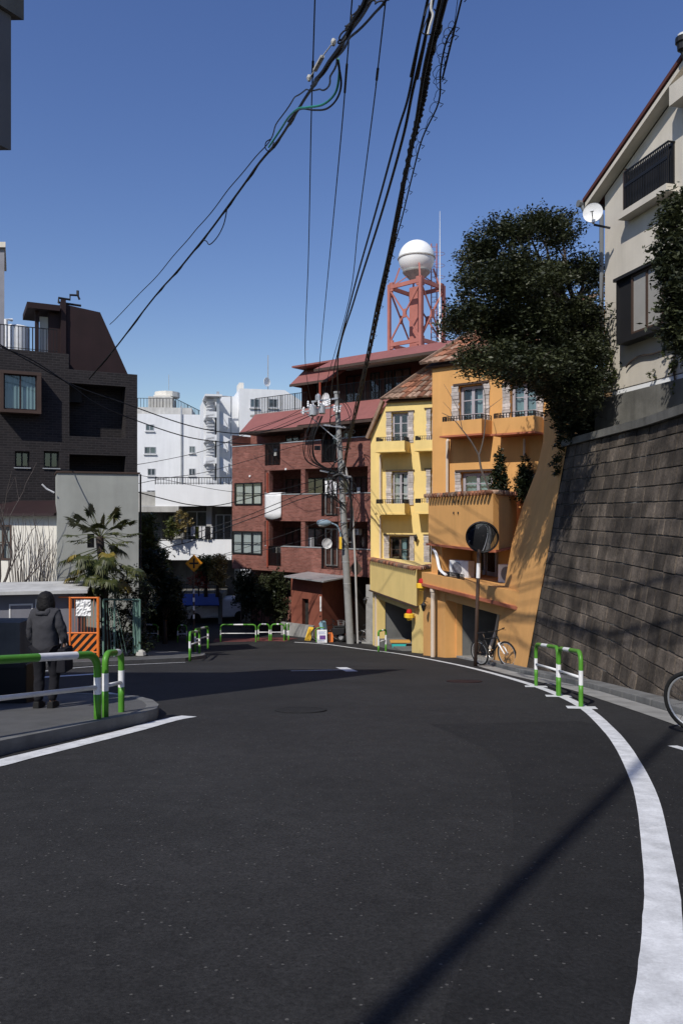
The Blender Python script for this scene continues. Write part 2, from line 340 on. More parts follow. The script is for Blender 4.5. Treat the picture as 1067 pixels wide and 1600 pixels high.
ll = [G(-60,1213), G(0,1193), G(100,1168), G(200,1143), G(262,1126), G(296,1119.5)]; ll.insert(0, Vector((-2.9,3.5,0))); ll.insert(0, Vector((-2.7,-3,0)))
ribbon('edge_line', ll, .24, M['white'], dz=.006, jag=.004)
# newer lane patch on the right of the seam
ribbon('asphalt_patch', [Vector((1.0,9.3,0)), Vector((1.35,7,0)), Vector((1.0,4.6,0)), Vector((.55,3,0)), Vector((.1,1.5,0)), Vector((-.4,-3,0))], 1.9, M['asph2'], dz=.003).location.x += 1.0
# T-shaped mark in the middle, stop bars in the side road
ribbon('road_marking', [G(455,1048.5), G(500,1047.6), G(545,1046.5)], .16, M['white'], dz=.006)
ribbon('road_marking', [G(533,1043), G(541,1046), G(550,1049.5)], .3, M['white'], dz=.007)
ribbon('road_marking', [G(60,1059), G(100,1056.5), G(155,1053)], .3, M['white'], dz=.006)
ribbon('road_marking', [G(0,1057), G(70,1049), G(150,1041.5), G(290,1035)], .1, M['white'], dz=.007)
ribbon('road_marking', [G(150,1080), G(185,1086), G(232,1097)], .12, M['white'], dz=.006)
ribbon('road_marking', [G(1050,1166), G(1085,1176)], .1, M['white'], dz=.006)
for a in ((837,1073),(872,1088),(908,1106)):     # blocky paint round the post feet
    p = G(*a); ribbon('road_marking', [p+Vector((-.2,.04,0)), p+Vector((.2,-.04,0))], .34, M['white'], dz=.007)
ribbon('red_paving', [G(335,1000.5), G(380,1000), G(430,999), G(455,1000)], 1.5, M['redpave'], dz=.005)
# gutter and kerb along the wall
kp = [Vector((wbx(y)-.22, y, 0)) for y in [-10,-4,0,3,6,8,10,12,14,16,18,20,22]]
ribbon('gutter', [p+Vector((-.3,0,0)) for p in kp], .42, M['conc'], dz=.008)
def raised(name, poly, h, m, dz0=-.3, kind='structure'):
    mb = MB(); top = [Vector((p[0], p[1], gz(p[1])+h)) for p in poly]
    return tag(mb.prism(top, (0,0,-h+dz0)).build(name, m, bevel=.015), kind=kind)
kb = MB(); y = -8.
while y < 22.4:                                 # kerb stones, 0.6 m each
    y2 = y+.59; a, b = wbx(y)-.28, wbx(y2)-.28
    kb.prism([(a,y,gz(y)+.1), (a+.26,y,gz(y)+.12), (b+.26,y2,gz(y2)+.12), (b,y2,gz(y2)+.1)], (0,0,-.3)); y += .6
tag(kb.build('kerb', M['kerb'], bevel=.012), kind='structure')
# near left sidewalk island
SWp = [(-9,-6),(-3.15,-6),(-3.2,3)]+[tuple(G(*p, h=.13)[:2]) for p in ((-80,1178),(0,1158),(60,1146),(120,1134),(180,1122),(222,1114),(244,1108),(247,1101),(238,1094),(215,1088),(180,1085),(120,1083))]+[(-6.5,12.9),(-30,12.9),(-30,-6)]
SWp = SWp[1:]
raised('sidewalk', SWp, .13, M['pave'])
ki = MB(); edge = SWp[:-3]
for a, b in zip(edge, edge[1:]):
    a = Vector((a[0],a[1],0)); b = Vector((b[0],b[1],0)); d = (b-a).normalized(); n = Vector((-d.y, d.x, 0)); a2 = a; b2 = b
    q = [a-n*.012, b-n*.012, b+n*.14, a+n*.14]
    ki.prism([(p.x,p.y,gz(p.y)+.136) for p in q], (0,0,-.4))
tag(ki.build('kerb', M['kerb']), kind='structure')
# far left sidewalk and its kerb
SW2 = [(-30,19.6),(-8.8,19.9),(-6.5,22.2),(-4.9,24.1),(-4.6,26),(-5.0,28),(-8,30.5),(-14,31.5),(-30,31.5)]
raised('sidewalk', SW2, .1, M['pave'])
ki = MB()
for a, b in zip(SW2[:7], SW2[1:8]):
    a = Vector((*a,0)); b = Vector((*b,0)); d = (b-a).normalized(); n = Vector((-d.y, d.x, 0)); q = [a-n*.012, b-n*.012, b+n*.15, a+n*.15]
    ki.prism([(p.x,p.y,gz(p.y)+.106) for p in q], (0,0,-.4))
tag(ki.build('kerb', M['kerb']), kind='structure')
# pale apron in front of the garages
ap = [G(556,1004), G(600,1009), G(650,1016.5), G(700,1025), G(760,1037)]
raised('apron', [tuple(p[:2]) for p in ap]+[(5.6,23.4),(6.4,27),(5,34),(4,38.5),(1.2,38.5)], .07, M['conc'], dz0=-.5)
# hillside behind the retaining wall
TOPZ = 1.6
emb = [(wbx(y)+1.25, y) for y in [-14,-4,4,8,10.7,14.3,18.75,21.5]]+[(8.2,22.6),(60,22.6),(60,-14)]
tag(MB().prism([(x,y,TOPZ) for x,y in emb], (0,0,-10)).build('hillside', M['ground']), kind='structure')
for px, py, lab in ((725,1065,'dark rusty manhole cover in the road before the orange building'), (470,1110,'asphalt filled manhole cover in the middle of the road')):
    p = G(px, py); o = MB().lathe([(.36,.0),(.36,.012),(.33,.014),(.3,.01),(.05,.011)], (0,0,0), 28).build('manhole_cover', M['maroon'] if px > 500 else M['asph2'], loc=(p.x,p.y,p.z+.001))
    o.rotation_euler = (-math.atan(KS),0,0); tag(o, lab, 'manhole cover', 'manhole covers in the road')

# ------------------------------------------------------------ retaining walls
def stonewall():
    r = thing('retaining_wall', 'battered wall of dark stained stone blocks rising on the right of the road', 'retaining wall', (wbx(12),12,gz(12)), 0, zo=0)
    off = Vector(r.location)
    mb = MB(); bk = MB(); rowh = .285; z = TOPZ; rnd = random.Random(3); row = 0; B = .18
    def pt(y, z, out=0):
        x = wbx(y)+B*(z-gz(y)); return Vector((x-out, y, z-.18*out))-off
    bg = []
    for y in [-14+.8*i for i in range(42)]:
        y = min(y, 18.75); bg.append([pt(y, zz, -.03) for zz in (gz(y)-.3, TOPZ-.02)])
    bk.quads(bg); bk.build('mortar_bed', M['conc_d'], r)
    while z > -4.6:
        y = -10.+rnd.uniform(0,.4); z0 = z-rowh
        while y < 18.72:
            w = rnd.uniform(.26,.55); y2 = min(y+w, 18.75)
            if z0 > gz(y)-.35 and y2-y > .1:
                g = .005; o = rnd.uniform(-.004,.009); t = [rnd.uniform(-.006,.006) for _ in range(4)]
                a = [pt(y+g,z0+g,-.03), pt(y2-g,z0+g,-.03), pt(y2-g,z-g,-.03), pt(y+g,z-g,-.03)]
                e = rnd.uniform(.006,.02)
                f = [pt(y+g+e,z0+g+e,o+t[0]), pt(y2-g-e,z0+g+e,o+t[1]), pt(y2-g-e,z-g-e,o+t[2]), pt(y+g+e,z-g-e,o+t[3])]
                mb.add(a+f, [(4,5,6,7)[::-1],(0,1,5,4)[::-1],(1,2,6,5)[::-1],(2,3,7,6)[::-1],(3,0,4,7)[::-1]])
            y = y2
        z = z0; row += 1
    mb.build('stone_blocks', M['stone'], r)
    cp = MB(); g = [y for y in [-10,-4,0,4,8,10.7,14.3,18.9]]
    for a, b in zip(g, g[1:]):
        xa = wbx(a)+B*(TOPZ-gz(a)); xb = wbx(b)+B*(TOPZ-gz(b))
        cp.prism([Vector((xa-.1,a,TOPZ+.16))-off, Vector((xa+.45,a,TOPZ+.16))-off, Vector((xb+.45,b,TOPZ+.16))-off, Vector((xb-.1,b,TOPZ+.16))-off], (0,0,-.158))
    cp.build('coping', M['conc_d'], r)
m = M['stone'] = mat('dark_stone', (.125,.101,.08), rough=.9, var=.8, scale=1.3, fine=.35, bump=1, bscale=11, island=.42, streak=.7)
stonewall()
# orange rendered battered wall next to it
bw = MB(); rows = []
Rr = [(821,1052),(832,990),(845,920),(858,850),(868,790),(878,735),(886,690),(893,655)]; Rl = [(768,1045),(776,990),(787,920),(799,850),(816,790),(838,735),(848,690),(850,640)]
for (a, b) in zip(Rr, Rl): rows.append([P(*b, 22.6), P((a[0]+b[0])/2, (a[1]+b[1])/2, 20.5), P(*a, 18.7)])
r = thing('buttress_wall', 'orange rendered battered wall between the orange building and the dark stone wall', 'wall', (4.5,21,gz(21)), zo=0)
bv = [[(Vector(p)-r.location) for p in row] for row in rows]
bw.quads(bv); bw.quads([[row[0], row[0]+Vector((.9,.1,0))] for row in bv][::-1]); bw.build('battered_face', M['orange'], r)
MB().prism([Vector((6.6,18.9,2.2))-r.location, Vector((6.6,22.5,2.2))-r.location, Vector((9,22.5,2.2))-r.location, Vector((9,18.9,2.2))-r.location], (0,0,-2.3)).build('back_fill', M['conc_d'], r)
# ------------------------------------------------------------ building parts
def window(par, x0, x1, z0, z1, y, mull=1, trans=0, fr='black', gl='glass', fw=.06, curt=None, back='dark', label=None, ydir=1):
    mb = MB(); mb.box(x0,x1,y,y+.07*ydir,z0,z0+fw); mb.box(x0,x1,y,y+.07*ydir,z1-fw,z1); mb.box(x0,x0+fw,y-.002,y+.068*ydir,z0+fw,z1-fw); mb.box(x1-fw,x1,y-.002,y+.068*ydir,z0+fw,z1-fw)
    for i in range(1, mull+1):
        xm = x0+(x1-x0)*i/(mull+1); mb.box(xm-fw*.6, xm+fw*.6, y+.004, y+.06*ydir, z0+fw, z1-fw)
    for i in range(1, trans+1):
        zm = z0+(z1-z0)*i/(trans+1); mb.box(x0+fw, x1-fw, y+.012, y+.05*ydir, zm-.018, zm+.018)
    o = mb.build('window', M[fr], par); 
    if label: o['label'] = label
    MB().add([(x0+fw*.5,y+.03,z0+fw*.5),(x1-fw*.5,y+.03,z0+fw*.5),(x1-fw*.5,y+.03,z1-fw*.5),(x0+fw*.5,y+.03,z1-fw*.5)],[(0,1,2,3)]).build('pane', M[gl], o)
    if curt:
        cb = MB(); k = max(4, int((x1-x0)/.07)); cx0, cx1 = x0+.03, x1-.03
        parts = [(cx0, cx1)] if not isinstance(curt, tuple) else [(x0+(x1-x0)*a+.02, x0+(x1-x0)*b-.02) for a, b in curt[1]]
        cm = curt if isinstance(curt, str) else curt[0]
        for a, b in parts:
            k = max(3, int((b-a)/.07)); g = [[(a+(b-a)*i/k, y+(.12+.03*(i % 2))*ydir, zz) for i in range(k+1)] for zz in (z0+.03, z1-.03)]; cb.quads(g)
        cb.build('curtain', M[cm], o)
    if back: MB().box(x0+.01, x1-.01, y+.3*ydir, y+.32*ydir, z0+.01, z1-.01).build('dark_backing', M[back], o)  # dark sheet behind the pane; darkness of the unlit interior is its colour
    return o
def railing(par, pts, h, sp=.12, r=.01, m='black', name='railing', top=.022, feet=0, bottom=True):
    mb = MB(); pts = [Vector(p) for p in pts]
    for a, b in zip(pts, pts[1:]):
        L = (b-a).length; n = max(1, int(L/sp)); up = Vector((0,0,h))
        mb.bar(a+up, b+up, top*2, top*1.5)
        if bottom: mb.bar(a+Vector((0,0,.08)), b+Vector((0,0,.08)), top*1.4, top)
        for i in range(n+1):
            p = a+(b-a)*i/n; mb.bar(p, p+up, r*2 if i % 8 else r*4)
    return mb.build(name, M[m], par)
def quoins(mb, x0, x1, z0, z1, y, rnd):
    z = z0
    while z < z1-.05:
        h = min(rnd.uniform(.09,.14), z1-z); e = rnd.uniform(-.02,.02); mb.box(x0+rnd.uniform(-.015,.015), x1+e, y-rnd.uniform(.03,.06), y+.01, z+.006, z+h-.004); z += h
def ac_unit(par, x, y, z, w=.8, h=.6, d=.3, name='ac_unit', thingy=None):
    mb = MB().box(x, x+w, y, y+d, z, z+h); o = mb.build(name, M['offw'] if not par else M['wht'], par)
    g = MB(); c = (x+w*.4, y-.012, z+h*.5)
    for q in (.06,.12,.18,.24): g.torus(c, q*h/.6, .006, 'y', 20, 4)
    g.lathe([(.23*h/.6,.004),(.23*h/.6,.006)], c, 24, 'y')
    g.build('fan_grille', M['hoar'], o); return o
def roof_tiles(mb, a, b, c, d, rows, cols, r=.09):
    """barrel tiles over the quad a(bottom left) b(bottom right) c(top right) d(top left)"""
    a, b, c, d = map(Vector, (a,b,c,d)); n = (b-a).cross(d-a).normalized(); n = n if n.z > 0 else -n
    rnd = random.Random(5)
    for i in range(rows):
        t0, t1 = i/rows, (i+1.12)/rows
        for j in range(cols):
            s = (j+.5)/cols; mb.mi = 0 if rnd.random() < .5 else 1
            p0 = (a+(b-a)*s)*(1-t0)+(d+(c-d)*s)*t0; p1 = (a+(b-a)*s)*(1-t1)+(d+(c-d)*s)*t1
            w0 = ((b-a)*(1-t0)+(c-d)*t0)/cols*.5*1.02; w1 = ((b-a)*(1-min(t1,1))+(c-d)*min(t1,1))/cols*.46
            lift = n*(.03+rnd.uniform(0,.012)); vs = []
            for (p, w, l) in ((p0, w0, lift*1.6), (p1, w1, lift*.4)):
                for k in range(6):
                    an = math.pi*k/5; vs.append(p-w*math.cos(an)+n*(w.length*.8*math.sin(an))+l)
            fs = [(k,k+1,k+7,k+6) for k in range(5)]+[(0,1,2,3,4,5)]
            mb.add(vs, fs)
    mb.mi = 0
BUL = 'buildings along the street'
# ------------------------------------------------------------ orange building
def orange_building():
    U = Face(675, 28, .8); zb = gz(28); R = U.root('apartment_house', 'orange rendered building with stone framed windows, terrace and garage under the big tree', 'building', zb, BUL)
    u = lambda px, v=0: U.u(px, v); z = lambda px, py, v=0: U.z(px, py, v)
    rnd = random.Random(2)
    ztop = z(675,573); uR = u(862)
    # windows of the top floor and the terrace floor
    w1 = (u(717), u(756), z(736,658)-.25, z(736,602)); w2 = (u(797), u(840), z(818,652)-.25, z(818,597))
    w3 = (u(720), u(769), z(745,772)-.4, z(745,738)); w4 = (u(822), u(850), z(840,772)-.6, z(840,738))
    mb = MB(); mb.facade(0, uR, -3, ztop, [w1, w2, w3, w4], 0, .5); mb.box(0, uR, .5, 7, -3, ztop)
    mb.build('upper_wall', M['orange'], R)
    for w, cu in ((w1, ('curtt', ((.3,.48),(.6,1)))), (w2, ('curtt', ((.1,.5),(.55,1)))), (w3, ('curtt', ((0,.4),(.5,.8)))), (w4, 'curtt')):
        window(R, w[0]+.02, w[1]-.02, w[2]+.02, w[3]-.02, .12, 1, 2, 'lilac', 'glass', .1, cu)
    q = MB()
    for a, b, w in ((706,717,w1),(756,765,w1),(785,797,w2),(840,849,w2),(711,720,w3)): q = MB(); quoins(q, u(a), u(b), w[2], w[3]+.05, 0, rnd); q.build('stone_surround', M['tilew'], R)
    li = MB()
    for w in (w1, w2, w3): li.box(w[0]-.2, w[1]+.2, -.09, .0, w[3]+.03, w[3]+.1)
    li.build('lintel', M['brown'], R)
    for (a, b, yt, yb) in ((690,752,658,684), (770,834,653,681)):
        D = .75; x0, x1 = u(a, -D), u(b, -D); zt, zbm = z(a, yt, -D), z(a, yb, -D)
        p = MB(); p.box(x0, x1, -D, 0, zbm+.06, zt-.03); o = p.build('balcony', M['orange'], R, bevel=.01)
        MB().box(x0-.06, x1+.05, -D-.07, -.002, zbm, zbm+.06).build('balcony_lip', M['terra'], o)
        railing(o, [(x0+.03,-.02,zt-.03),(x0+.03,-D+.05,zt-.03),(x1-.03,-D+.05,zt-.03),(x1-.03,-.02,zt-.03)], .17, .1, .012, 'black', 'planter_rail', .012)
    dp = MB(); xx = u(701); dp.tube([(xx,-.12,z(700,772)), (xx,-.12,z(700,690)), (xx,-.05,z(700,687))], .05); dp.build('downpipe', M['pipe'], R)
    dp = MB(); xx = u(821); dp.tube([(xx,-.12,z(821,712)), (xx,-.12,z(821,686))], .04); dp.build('downpipe', M['pipe'], R)
    # tiled roof with verge
    rf = MB(); pk = (u(728), 3.6, z(728,508,3)); roof_tiles(rf, (-.25,-.25,ztop+.02), (uR+.3,-.25,ztop+.02), (uR+.3,3.4,ztop+2.5), (1.35,3.4,ztop+2.5), 9, 22)
    o = rf.build('roof', [M['tile'], M['tileg']], R)
    MB().prism([(-.2,-.15,ztop-.02),(uR,-.15,ztop-.02),(uR,3.3,ztop+2.42),(1.4,3.3,ztop+2.42)], (0,.05,-.06)).build('roof_deck', M['brown'], o)
    MB().bar((-.3,-.3,ztop+.12), (1.3,3.4,ztop+2.62), .16, .12).build('verge', M['tileg'], o)
    MB().prism([(0,.5,ztop-.05),(uR,.5,ztop-.05),(uR,3.3,ztop+2.3),(1.4,3.3,ztop+2.3)], (0,3,0)).build('gable', M['orange'], R)
    # terrace and ground floor: axis follows the road
    T = Face(669, 27.5, 3.7)
    def tw(uu, vv, zz):
        p = T.w(uu, vv); q = p-Vector((U.A.x, U.A.y, 0)); return Vector((q.x*U.d.x+q.y*U.d.y, q.x*U.n.x+q.y*U.n.y, zz))
    tu = T.u; L = tu(770)
    c0, c1 = T.w(0,0), T.w(L,0); e = c1+Vector((.4,.9,0)).normalized()*3.5
    def loc(p, zz): q = p-Vector((U.A.x, U.A.y, 0)); return Vector((q.x*U.d.x+q.y*U.d.y, q.x*U.n.x+q.y*U.n.y, zz))
    ptop, pbot = .54, -1.12
    par = MB(); th = .18
    par.prism([loc(c0,ptop), loc(c1,ptop), loc(c1+Vector((.2,.16,0)),ptop), loc(c0+Vector((.2,.05,0)),ptop)], (0,0,pbot-ptop))
    par.prism([loc(c1,ptop), loc(e,ptop), loc(e+Vector((-.2,.05,0)),ptop), loc(c1+Vector((-.02,.22,0)),ptop)], (0,0,pbot-ptop))
    par.prism([loc(c0+Vector((0,.0,0)),pbot+.16), loc(c1+Vector((.02,.03,0)),pbot+.16), loc(e,pbot+.16), loc(e+Vector((2,3,0)),pbot+.16), loc(c0+Vector((2,3,0)),pbot+.16)], (0,0,-.155))
    o = par.build('terrace_parapet', M['orange'], R)
    cap = MB()
    def tilecap(a, b, mbx, zz):
        d = (b-a); n = int(d.length/.24); w = Vector((-d.y, d.x, 0)).normalized()
        for i in range(n):
            p = a+d*(i+.5)/n; pts = [p-w*.2, p+w*.2]; q = [loc(x, zz+.03+random.uniform(0,.015)) for x in pts]; mbx.mi = random.randint(0,1)
            mbx.tube([q[0], q[1]], .075, 7)
    tilecap(c0, c1, cap, ptop); tilecap(c1, e, cap, ptop); cap.mi = 0
    cap.build('tile_coping', [M['tile'], M['tileg']], o)
    MB().bar(loc(c0,pbot-.03)+Vector((0,-.06,0)), loc(c1,pbot-.03)+Vector((0,-.06,0)), .12, .07).build('drip_edge', M['terra'], o)
    MB().bar(loc(c1,pbot-.03)+Vector((.05,-.02,0)), loc(e,pbot-.03)+Vector((.05,-.02,0)), .1, .07).build('drip_edge', M['terra'], o)
    h = MB()
    for xp in (709,716):
        for yp in (783,801):
            h = MB(); q = tw(tu(xp), -.005, 0); h.box(q.x-.02, q.x+.02, q.y-.03, q.y+.02, T.z(xp,yp)-.05, T.z(xp,yp)+.03); h.build('weep_hole', M['dark'], o)
    # middle recess: pier, deep window, air conditioners, lower band
    low = MB(); g0 = gz(30)-.2
    def tbox(mb, ua, ub, va, vb, za, zb2): mb.prism([tw(ua,va,zb2), tw(ub,va,zb2), tw(ub,vb,zb2), tw(ua,vb,zb2)], (0,0,za-zb2))
    p0 = tu(699); bt, bb = -2.17, -2.62
    tbox(low, -.02, p0*.55, .12, 1.2, bb, pbot+.01)
    tbox(low, -.35, L+2.0, 1.6, 3.5, bt-.1, pbot+.01)
    tbox(low, -.35, L+2.2, -.12, 1.7, bb+.02, bt)
    low.build('middle_wall', M['orange'], R)
    tbox(lp := MB(), -.35, L+2.2, -.2, -.12, bb-.03, bb+.06); lp.build('drip_edge', M['terra'], R)
    sl_ = MB(); tbox(sl_, tu(735,1.52), tu(757,1.52), 1.52, 1.58, bt, pbot-.1); tbox(sl_, tu(760,1.52), tu(775,1.52), 1.52, 1.58, bt, pbot-.1); dwin = sl_.build('window', M['lilac'], R)
    sl_ = MB(); tbox(sl_, tu(737,1.52), tu(745,1.52), 1.49, 1.52, bt+.15, pbot-.2); tbox(sl_, tu(748,1.52), tu(755,1.52), 1.49, 1.52, bt+.15, pbot-.2); tbox(sl_, tu(762,1.52), tu(773,1.52), 1.49, 1.52, bt+.15, pbot-.2); sl_.build('pane', M['glassd'], dwin)
    # ground floor: corner pier, garage pier, beam, dark garage
    gf = MB(); ga, gb = tu(690)+.1, L+1.2
    tbox(gf, tu(661,.1), ga-.05, .1, .5, g0-.4, bb+.02); tbox(gf, ga-.06, gb, .12, .5, -3.0, bb+.02); tbox(gf, ga-.05, ga+.02, .5, .7, g0-.4, bb+.02)
    tbox(gf, gb, gb+1.2, .12, .6, g0-.8, bb+.02)
    gf.build('ground_floor_wall', M['orange'], R)
    gi = MB(); tbox(gi, ga-.05, ga+.03, .71, 3.2, g0-1, bb); tbox(gi, ga-.05, gb+2, 3.2, 3.4, g0-1, bb); tbox(gi, gb+.3, gb+.5, .7, 3.2, g0-1, bb); tbox(gi, ga+.2, gb+.4, .55, 3.3, -2.85, -2.75); gi.build('garage_interior', M['darkg'], R)
    dp = MB(); q = tw(tu(681), -.12, 0); dp.tube([(q.x,q.y,gz(27)-.1),(q.x,q.y,-2.75)], .075, 12); dp.tube([(q.x,q.y,-2.78),(q.x,q.y,-2.68)], .1, 12); dp.build('downpipe', M['pipe'], R)
    hs = MB(); pts = [tw(tu(675),.02,-1.3), tw(tu(683),-.05,-1.5), tw(tu(690),-.1,-1.95), tw(tu(700),-.1,-2.12)]; hs.tube(cat(pts), .03); hs.tube([p+Vector((.06,-.02,.02)) for p in cat(pts)], .025); hs.build('cable', M['wht'], R)
    railing(R, [tw(tu(686),-.02,bt), tw(tu(725),-.02,bt)], .17, .1, .012, 'black', 'planter_rail', .01)
    for px, lab in ((703,'white air conditioner on the lit end of the orange balcony'), (752,'air conditioner in the shaded end of the orange balcony')):
        w = T.w(tu(px), .4 if px < 720 else 1.0); t = thing('air_conditioner', lab, 'air conditioner', (w.x, w.y, bt), math.radians(-52), 'air conditioners on the orange building'); ZO[t.name] = 0
        ac_unit(t, -.4, -.15, 0, .85, .55, .3, 'case')
    # things at the wall
    def lantern(p, rz, lab):
        t = thing('wall_lantern', lab, 'lantern', p, rz, 'wall lanterns'); ZO[t.name] = 0
        MB().bar((0,.0,.12),(0,-.16,.16),.02).build('bracket', M['black'], t)
        MB().lathe([(.02,-.2),(.05,-.16),(.1,.02),(.11,.03),(.03,.12),(.01,.16)], (0,-.17,0), 6).build('lamp_case', M['black'], t)
    w = T.w(tu(669), -.02); lantern((w.x,w.y,-3.35), -1.2, 'black wall lantern on the orange corner pier beside the yellow house')
    def bell(p, rz, lab):
        t = thing('warning_lamp', lab, 'lamp', p, rz, 'garage warning lamps'); ZO[t.name] = 0
        MB().lathe([(.02,.32),(.09,.3),(.12,.2),(.12,.15)], (0,0,0), 12).build('red_dome', mat('red_dome', (.45,.02,.02), rough=.3, var=0), t)
        MB().lathe([(.12,.15),(.2,.12),(.2,-.02),(.1,-.05),(.1,-.12)], (0,0,0), 8).build('lamp_body', M['yel'], t)
    w = T.w(tu(665)-.1, -.12); bell((w.x,w.y,-2.72), -.9, 'yellow lamp with red dome on the corner pier of the orange building')
    Y0 = YF
    w = Y0.w(Y0.u(643), -.1); bell((w.x,w.y,Y0.z(643,962)-.05), -.9, 'yellow lamp with red dome at the right side of the yellow garage')
    w = Y0.w(Y0.u(636), -.12); lantern((*(YU.w(YU.u(651),-.02)[:2]), YU.z(651,840)), YU.rz, 'black wall lantern on the yellow wall between the windows')
    w = Y0.w(Y0.u(579.5), -.12); lantern((w.x,w.y,Y0.z(580,938)), -1.2, 'black wall lantern left of the yellow garage door')
YU = Face(579, 37.5, .41); YF = Face(578, 36.2, 4.0)
# ------------------------------------------------------------ yellow building
def yellow_building():
    U = YU; zb = gz(37); R = U.root('apartment_house', 'yellow rendered building with iron railed windows, tiled roof and open garage', 'building', zb, BUL)
    u, z = U.u, U.z; rnd = random.Random(9)
    W = [(u(612),u(638),z(625,689)-.1,z(625,645)), (u(612),u(638),z(625,786)-.1,z(625,737)), (u(608),u(640),z(625,884)-.5,z(625,838)),
         (u(672.5),u(690),z(672,687)-.1,z(672,640)), (u(672.5),u(690),z(672,786)-.1,z(672,735)), (u(671),u(690),z(672,895)-.5,z(672,838))]
    uR = u(700); zt = z(620,627); zc = z(579,682)
    ul = u(607); mb = MB(); mb.facade(0, ul-.05, zb+.2, zc, [], 0, .5); mb.facade(ul-.05, uR, zb+.2, zt, W, 0, .5)
    mb.prism([(0,0,zc),(ul-.05,0,zc),(ul-.05,0,zt)], (0,.5,0))
    mb.box(0, uR, .5, 6, zb+.2, zc); mb.prism([(0,.5,zc),(uR,.5,zc),(uR,.5,zt),(ul,.5,zt)], (0,5.5,0)); mb.build('upper_wall', M['yellow'], R)
    for i, w in enumerate(W):
        window(R, w[0]+.02, w[1]-.02, w[2]+.02, w[3]-.02, .12, 1, 2, 'lilac' if i != 2 else 'brown', 'glass', .08, ('curtt', ((.5,.8),)) if i == 2 else (('curt', ((.0,.45),(.6,1))) if i in (1,4) else None))
    q = MB()
    for a, b, w in ((603.5,612,W[0]),(638,646,W[0]),(603.5,612,W[1]),(638,646,W[1]),(600,608,W[2]),(640,647,W[2]),(666,672.5,W[3]),(666,672.5,W[4]),(662,671,W[5])): q = MB(); quoins(q, u(a), u(b), w[2], w[3]+.04, 0, rnd); q.build('stone_surround', M['tilew'], R)
    li = MB()
    for w in W: li.box(w[0]-.3, w[1]+.3, -.07, 0, w[3]+.04, w[3]+.09)
    li.build('lintel', M['brown'], R)
    for (a, b, yt, yb) in ((587,632,690,707),(648,674,688,705),(587,632,787,804),(648,674,786,803)):
        D = .8; x0 = u(a,-D); x1 = u(b,-D) if b < 660 else x0+(u(632,-D)-u(587,-D)); zt2, zb2 = z(a,yt,-D), z(a,yb,-D)
        o = MB().box(x0,x1,-D,0,zb2+.05,zt2).build('balcony', M['yellow'], R, bevel=.01)
        MB().box(x0-.05,x1+.05,-D-.05,-.002,zb2,zb2+.05).build('balcony_lip', M['yellow'], o)
        railing(o, [(x0+.03,-.02,zt2),(x0+.03,-D+.05,zt2),(x1-.03,-D+.05,zt2),(x1-.03,-.02,zt2)], .2, .1, .013, 'black', 'planter_rail', .012)
    for (py0, py1) in ((712,783),(807,878)):
        dp = MB(); xx = u(594,-.1); dp.tube([(xx,-.1,z(594,py1)),(xx,-.1,z(594,py0+2)),(xx+.08,-.3,z(594,py0))], .05, 8); dp.build('downpipe', M['pipe'], R)
    rf = MB(); zr = z(655,574)-.2; roof_tiles(rf, (ul-.25,-.25,zt+.02), (uR,-.25,zt+.02), (uR,2.2,zr+.6), (u(655),2.2,zr+.6), 6, 11)
    o = rf.build('roof', [M['tile'], M['tileg']], R)
    MB().prism([(ul-.1,-.15,zt-.02),(uR,-.15,zt-.02),(uR,2.1,zr+.5),(u(655)+.1,2.1,zr+.5)], (0,.05,-.05)).build('roof_deck', M['brown'], o)
    v = MB(); v.bar((-.12,-.12,zc-.1), (ul-.25,-.12,zt+.05), .3, .14); v.bar((ul-.3,-.25,zt+.1), (u(655)-.05,2.2,zr+.75), .16, .14); v.build('verge', M['tileg'], o)
    MB().prism([(ul,.5,zt),(uR,.5,zt),(uR,2.2,zr+.4),(u(655),2.2,zr+.4)], (0,3,0)).build('gable', M['yellow'], R)
    # parapet block that follows the road
    T = YF
    def loc(p, zz): q = p-Vector((U.A.x, U.A.y, 0)); return Vector((q.x*U.d.x+q.y*U.d.y, q.x*U.n.x+q.y*U.n.y, zz))
    def tw(uu, vv, zz): return loc(T.w(uu, vv), zz)
    def tbox(mb, ua, ub, va, vb, za, zb2): return mb.prism([tw(ua,va,zb2), tw(ub,va,zb2), tw(ub,vb,zb2), tw(ua,vb,zb2)], (0,0,za-zb2))
    L = T.u(651); pt, pb = -2.24, -3.66; c0, c1 = T.w(0,0), T.w(L,0); e = c1+Vector((.45,.9,0)).normalized()*3.5
    p = MB(); p.prism([loc(c0,pt),loc(c1,pt),loc(e,pt),loc(c0+Vector((.4,2.2,0)),pt)], (0,0,pb-pt))
    o = p.build('terrace_parapet', M['yellow'], R)
    cap = MB(); n = 26
    for a, b, n in ((c0,c1,26),(c1,e,14)):
        w = Vector((-(b-a).y,(b-a).x,0)).normalized()*.16
        for i in range(n):
            q = a+(b-a)*(i+.5)/n; cap.mi = random.randint(0,1); cap.tube([loc(q-w,pt+.03), loc(q+w,pt+.05)], .075, 7)
    cap.build('tile_coping', [M['tile'],M['tileg']], o)
    MB().bar(loc(c0,pb-.03), loc(c1,pb-.03), .12, .06).build('drip_edge', M['brown'], o)
    # garage
    g = MB(); ga, gb = T.u(592,.2), T.u(645,.2); g0 = gz(38)-.4
    tbox(g, -.05, ga, .15, .5, g0, pb); tbox(g, gb, L-.02, .15, .5, g0, pb); tbox(g, ga-.01, gb+.01, .16, .5, pb-.35, pb); tbox(g, gb+.02, L-.03, .5, 4, g0, pb); tbox(g, -.05, ga-.1, .5, 4, g0, pb)
    g.build('ground_floor_wall', M['yellow'], R)
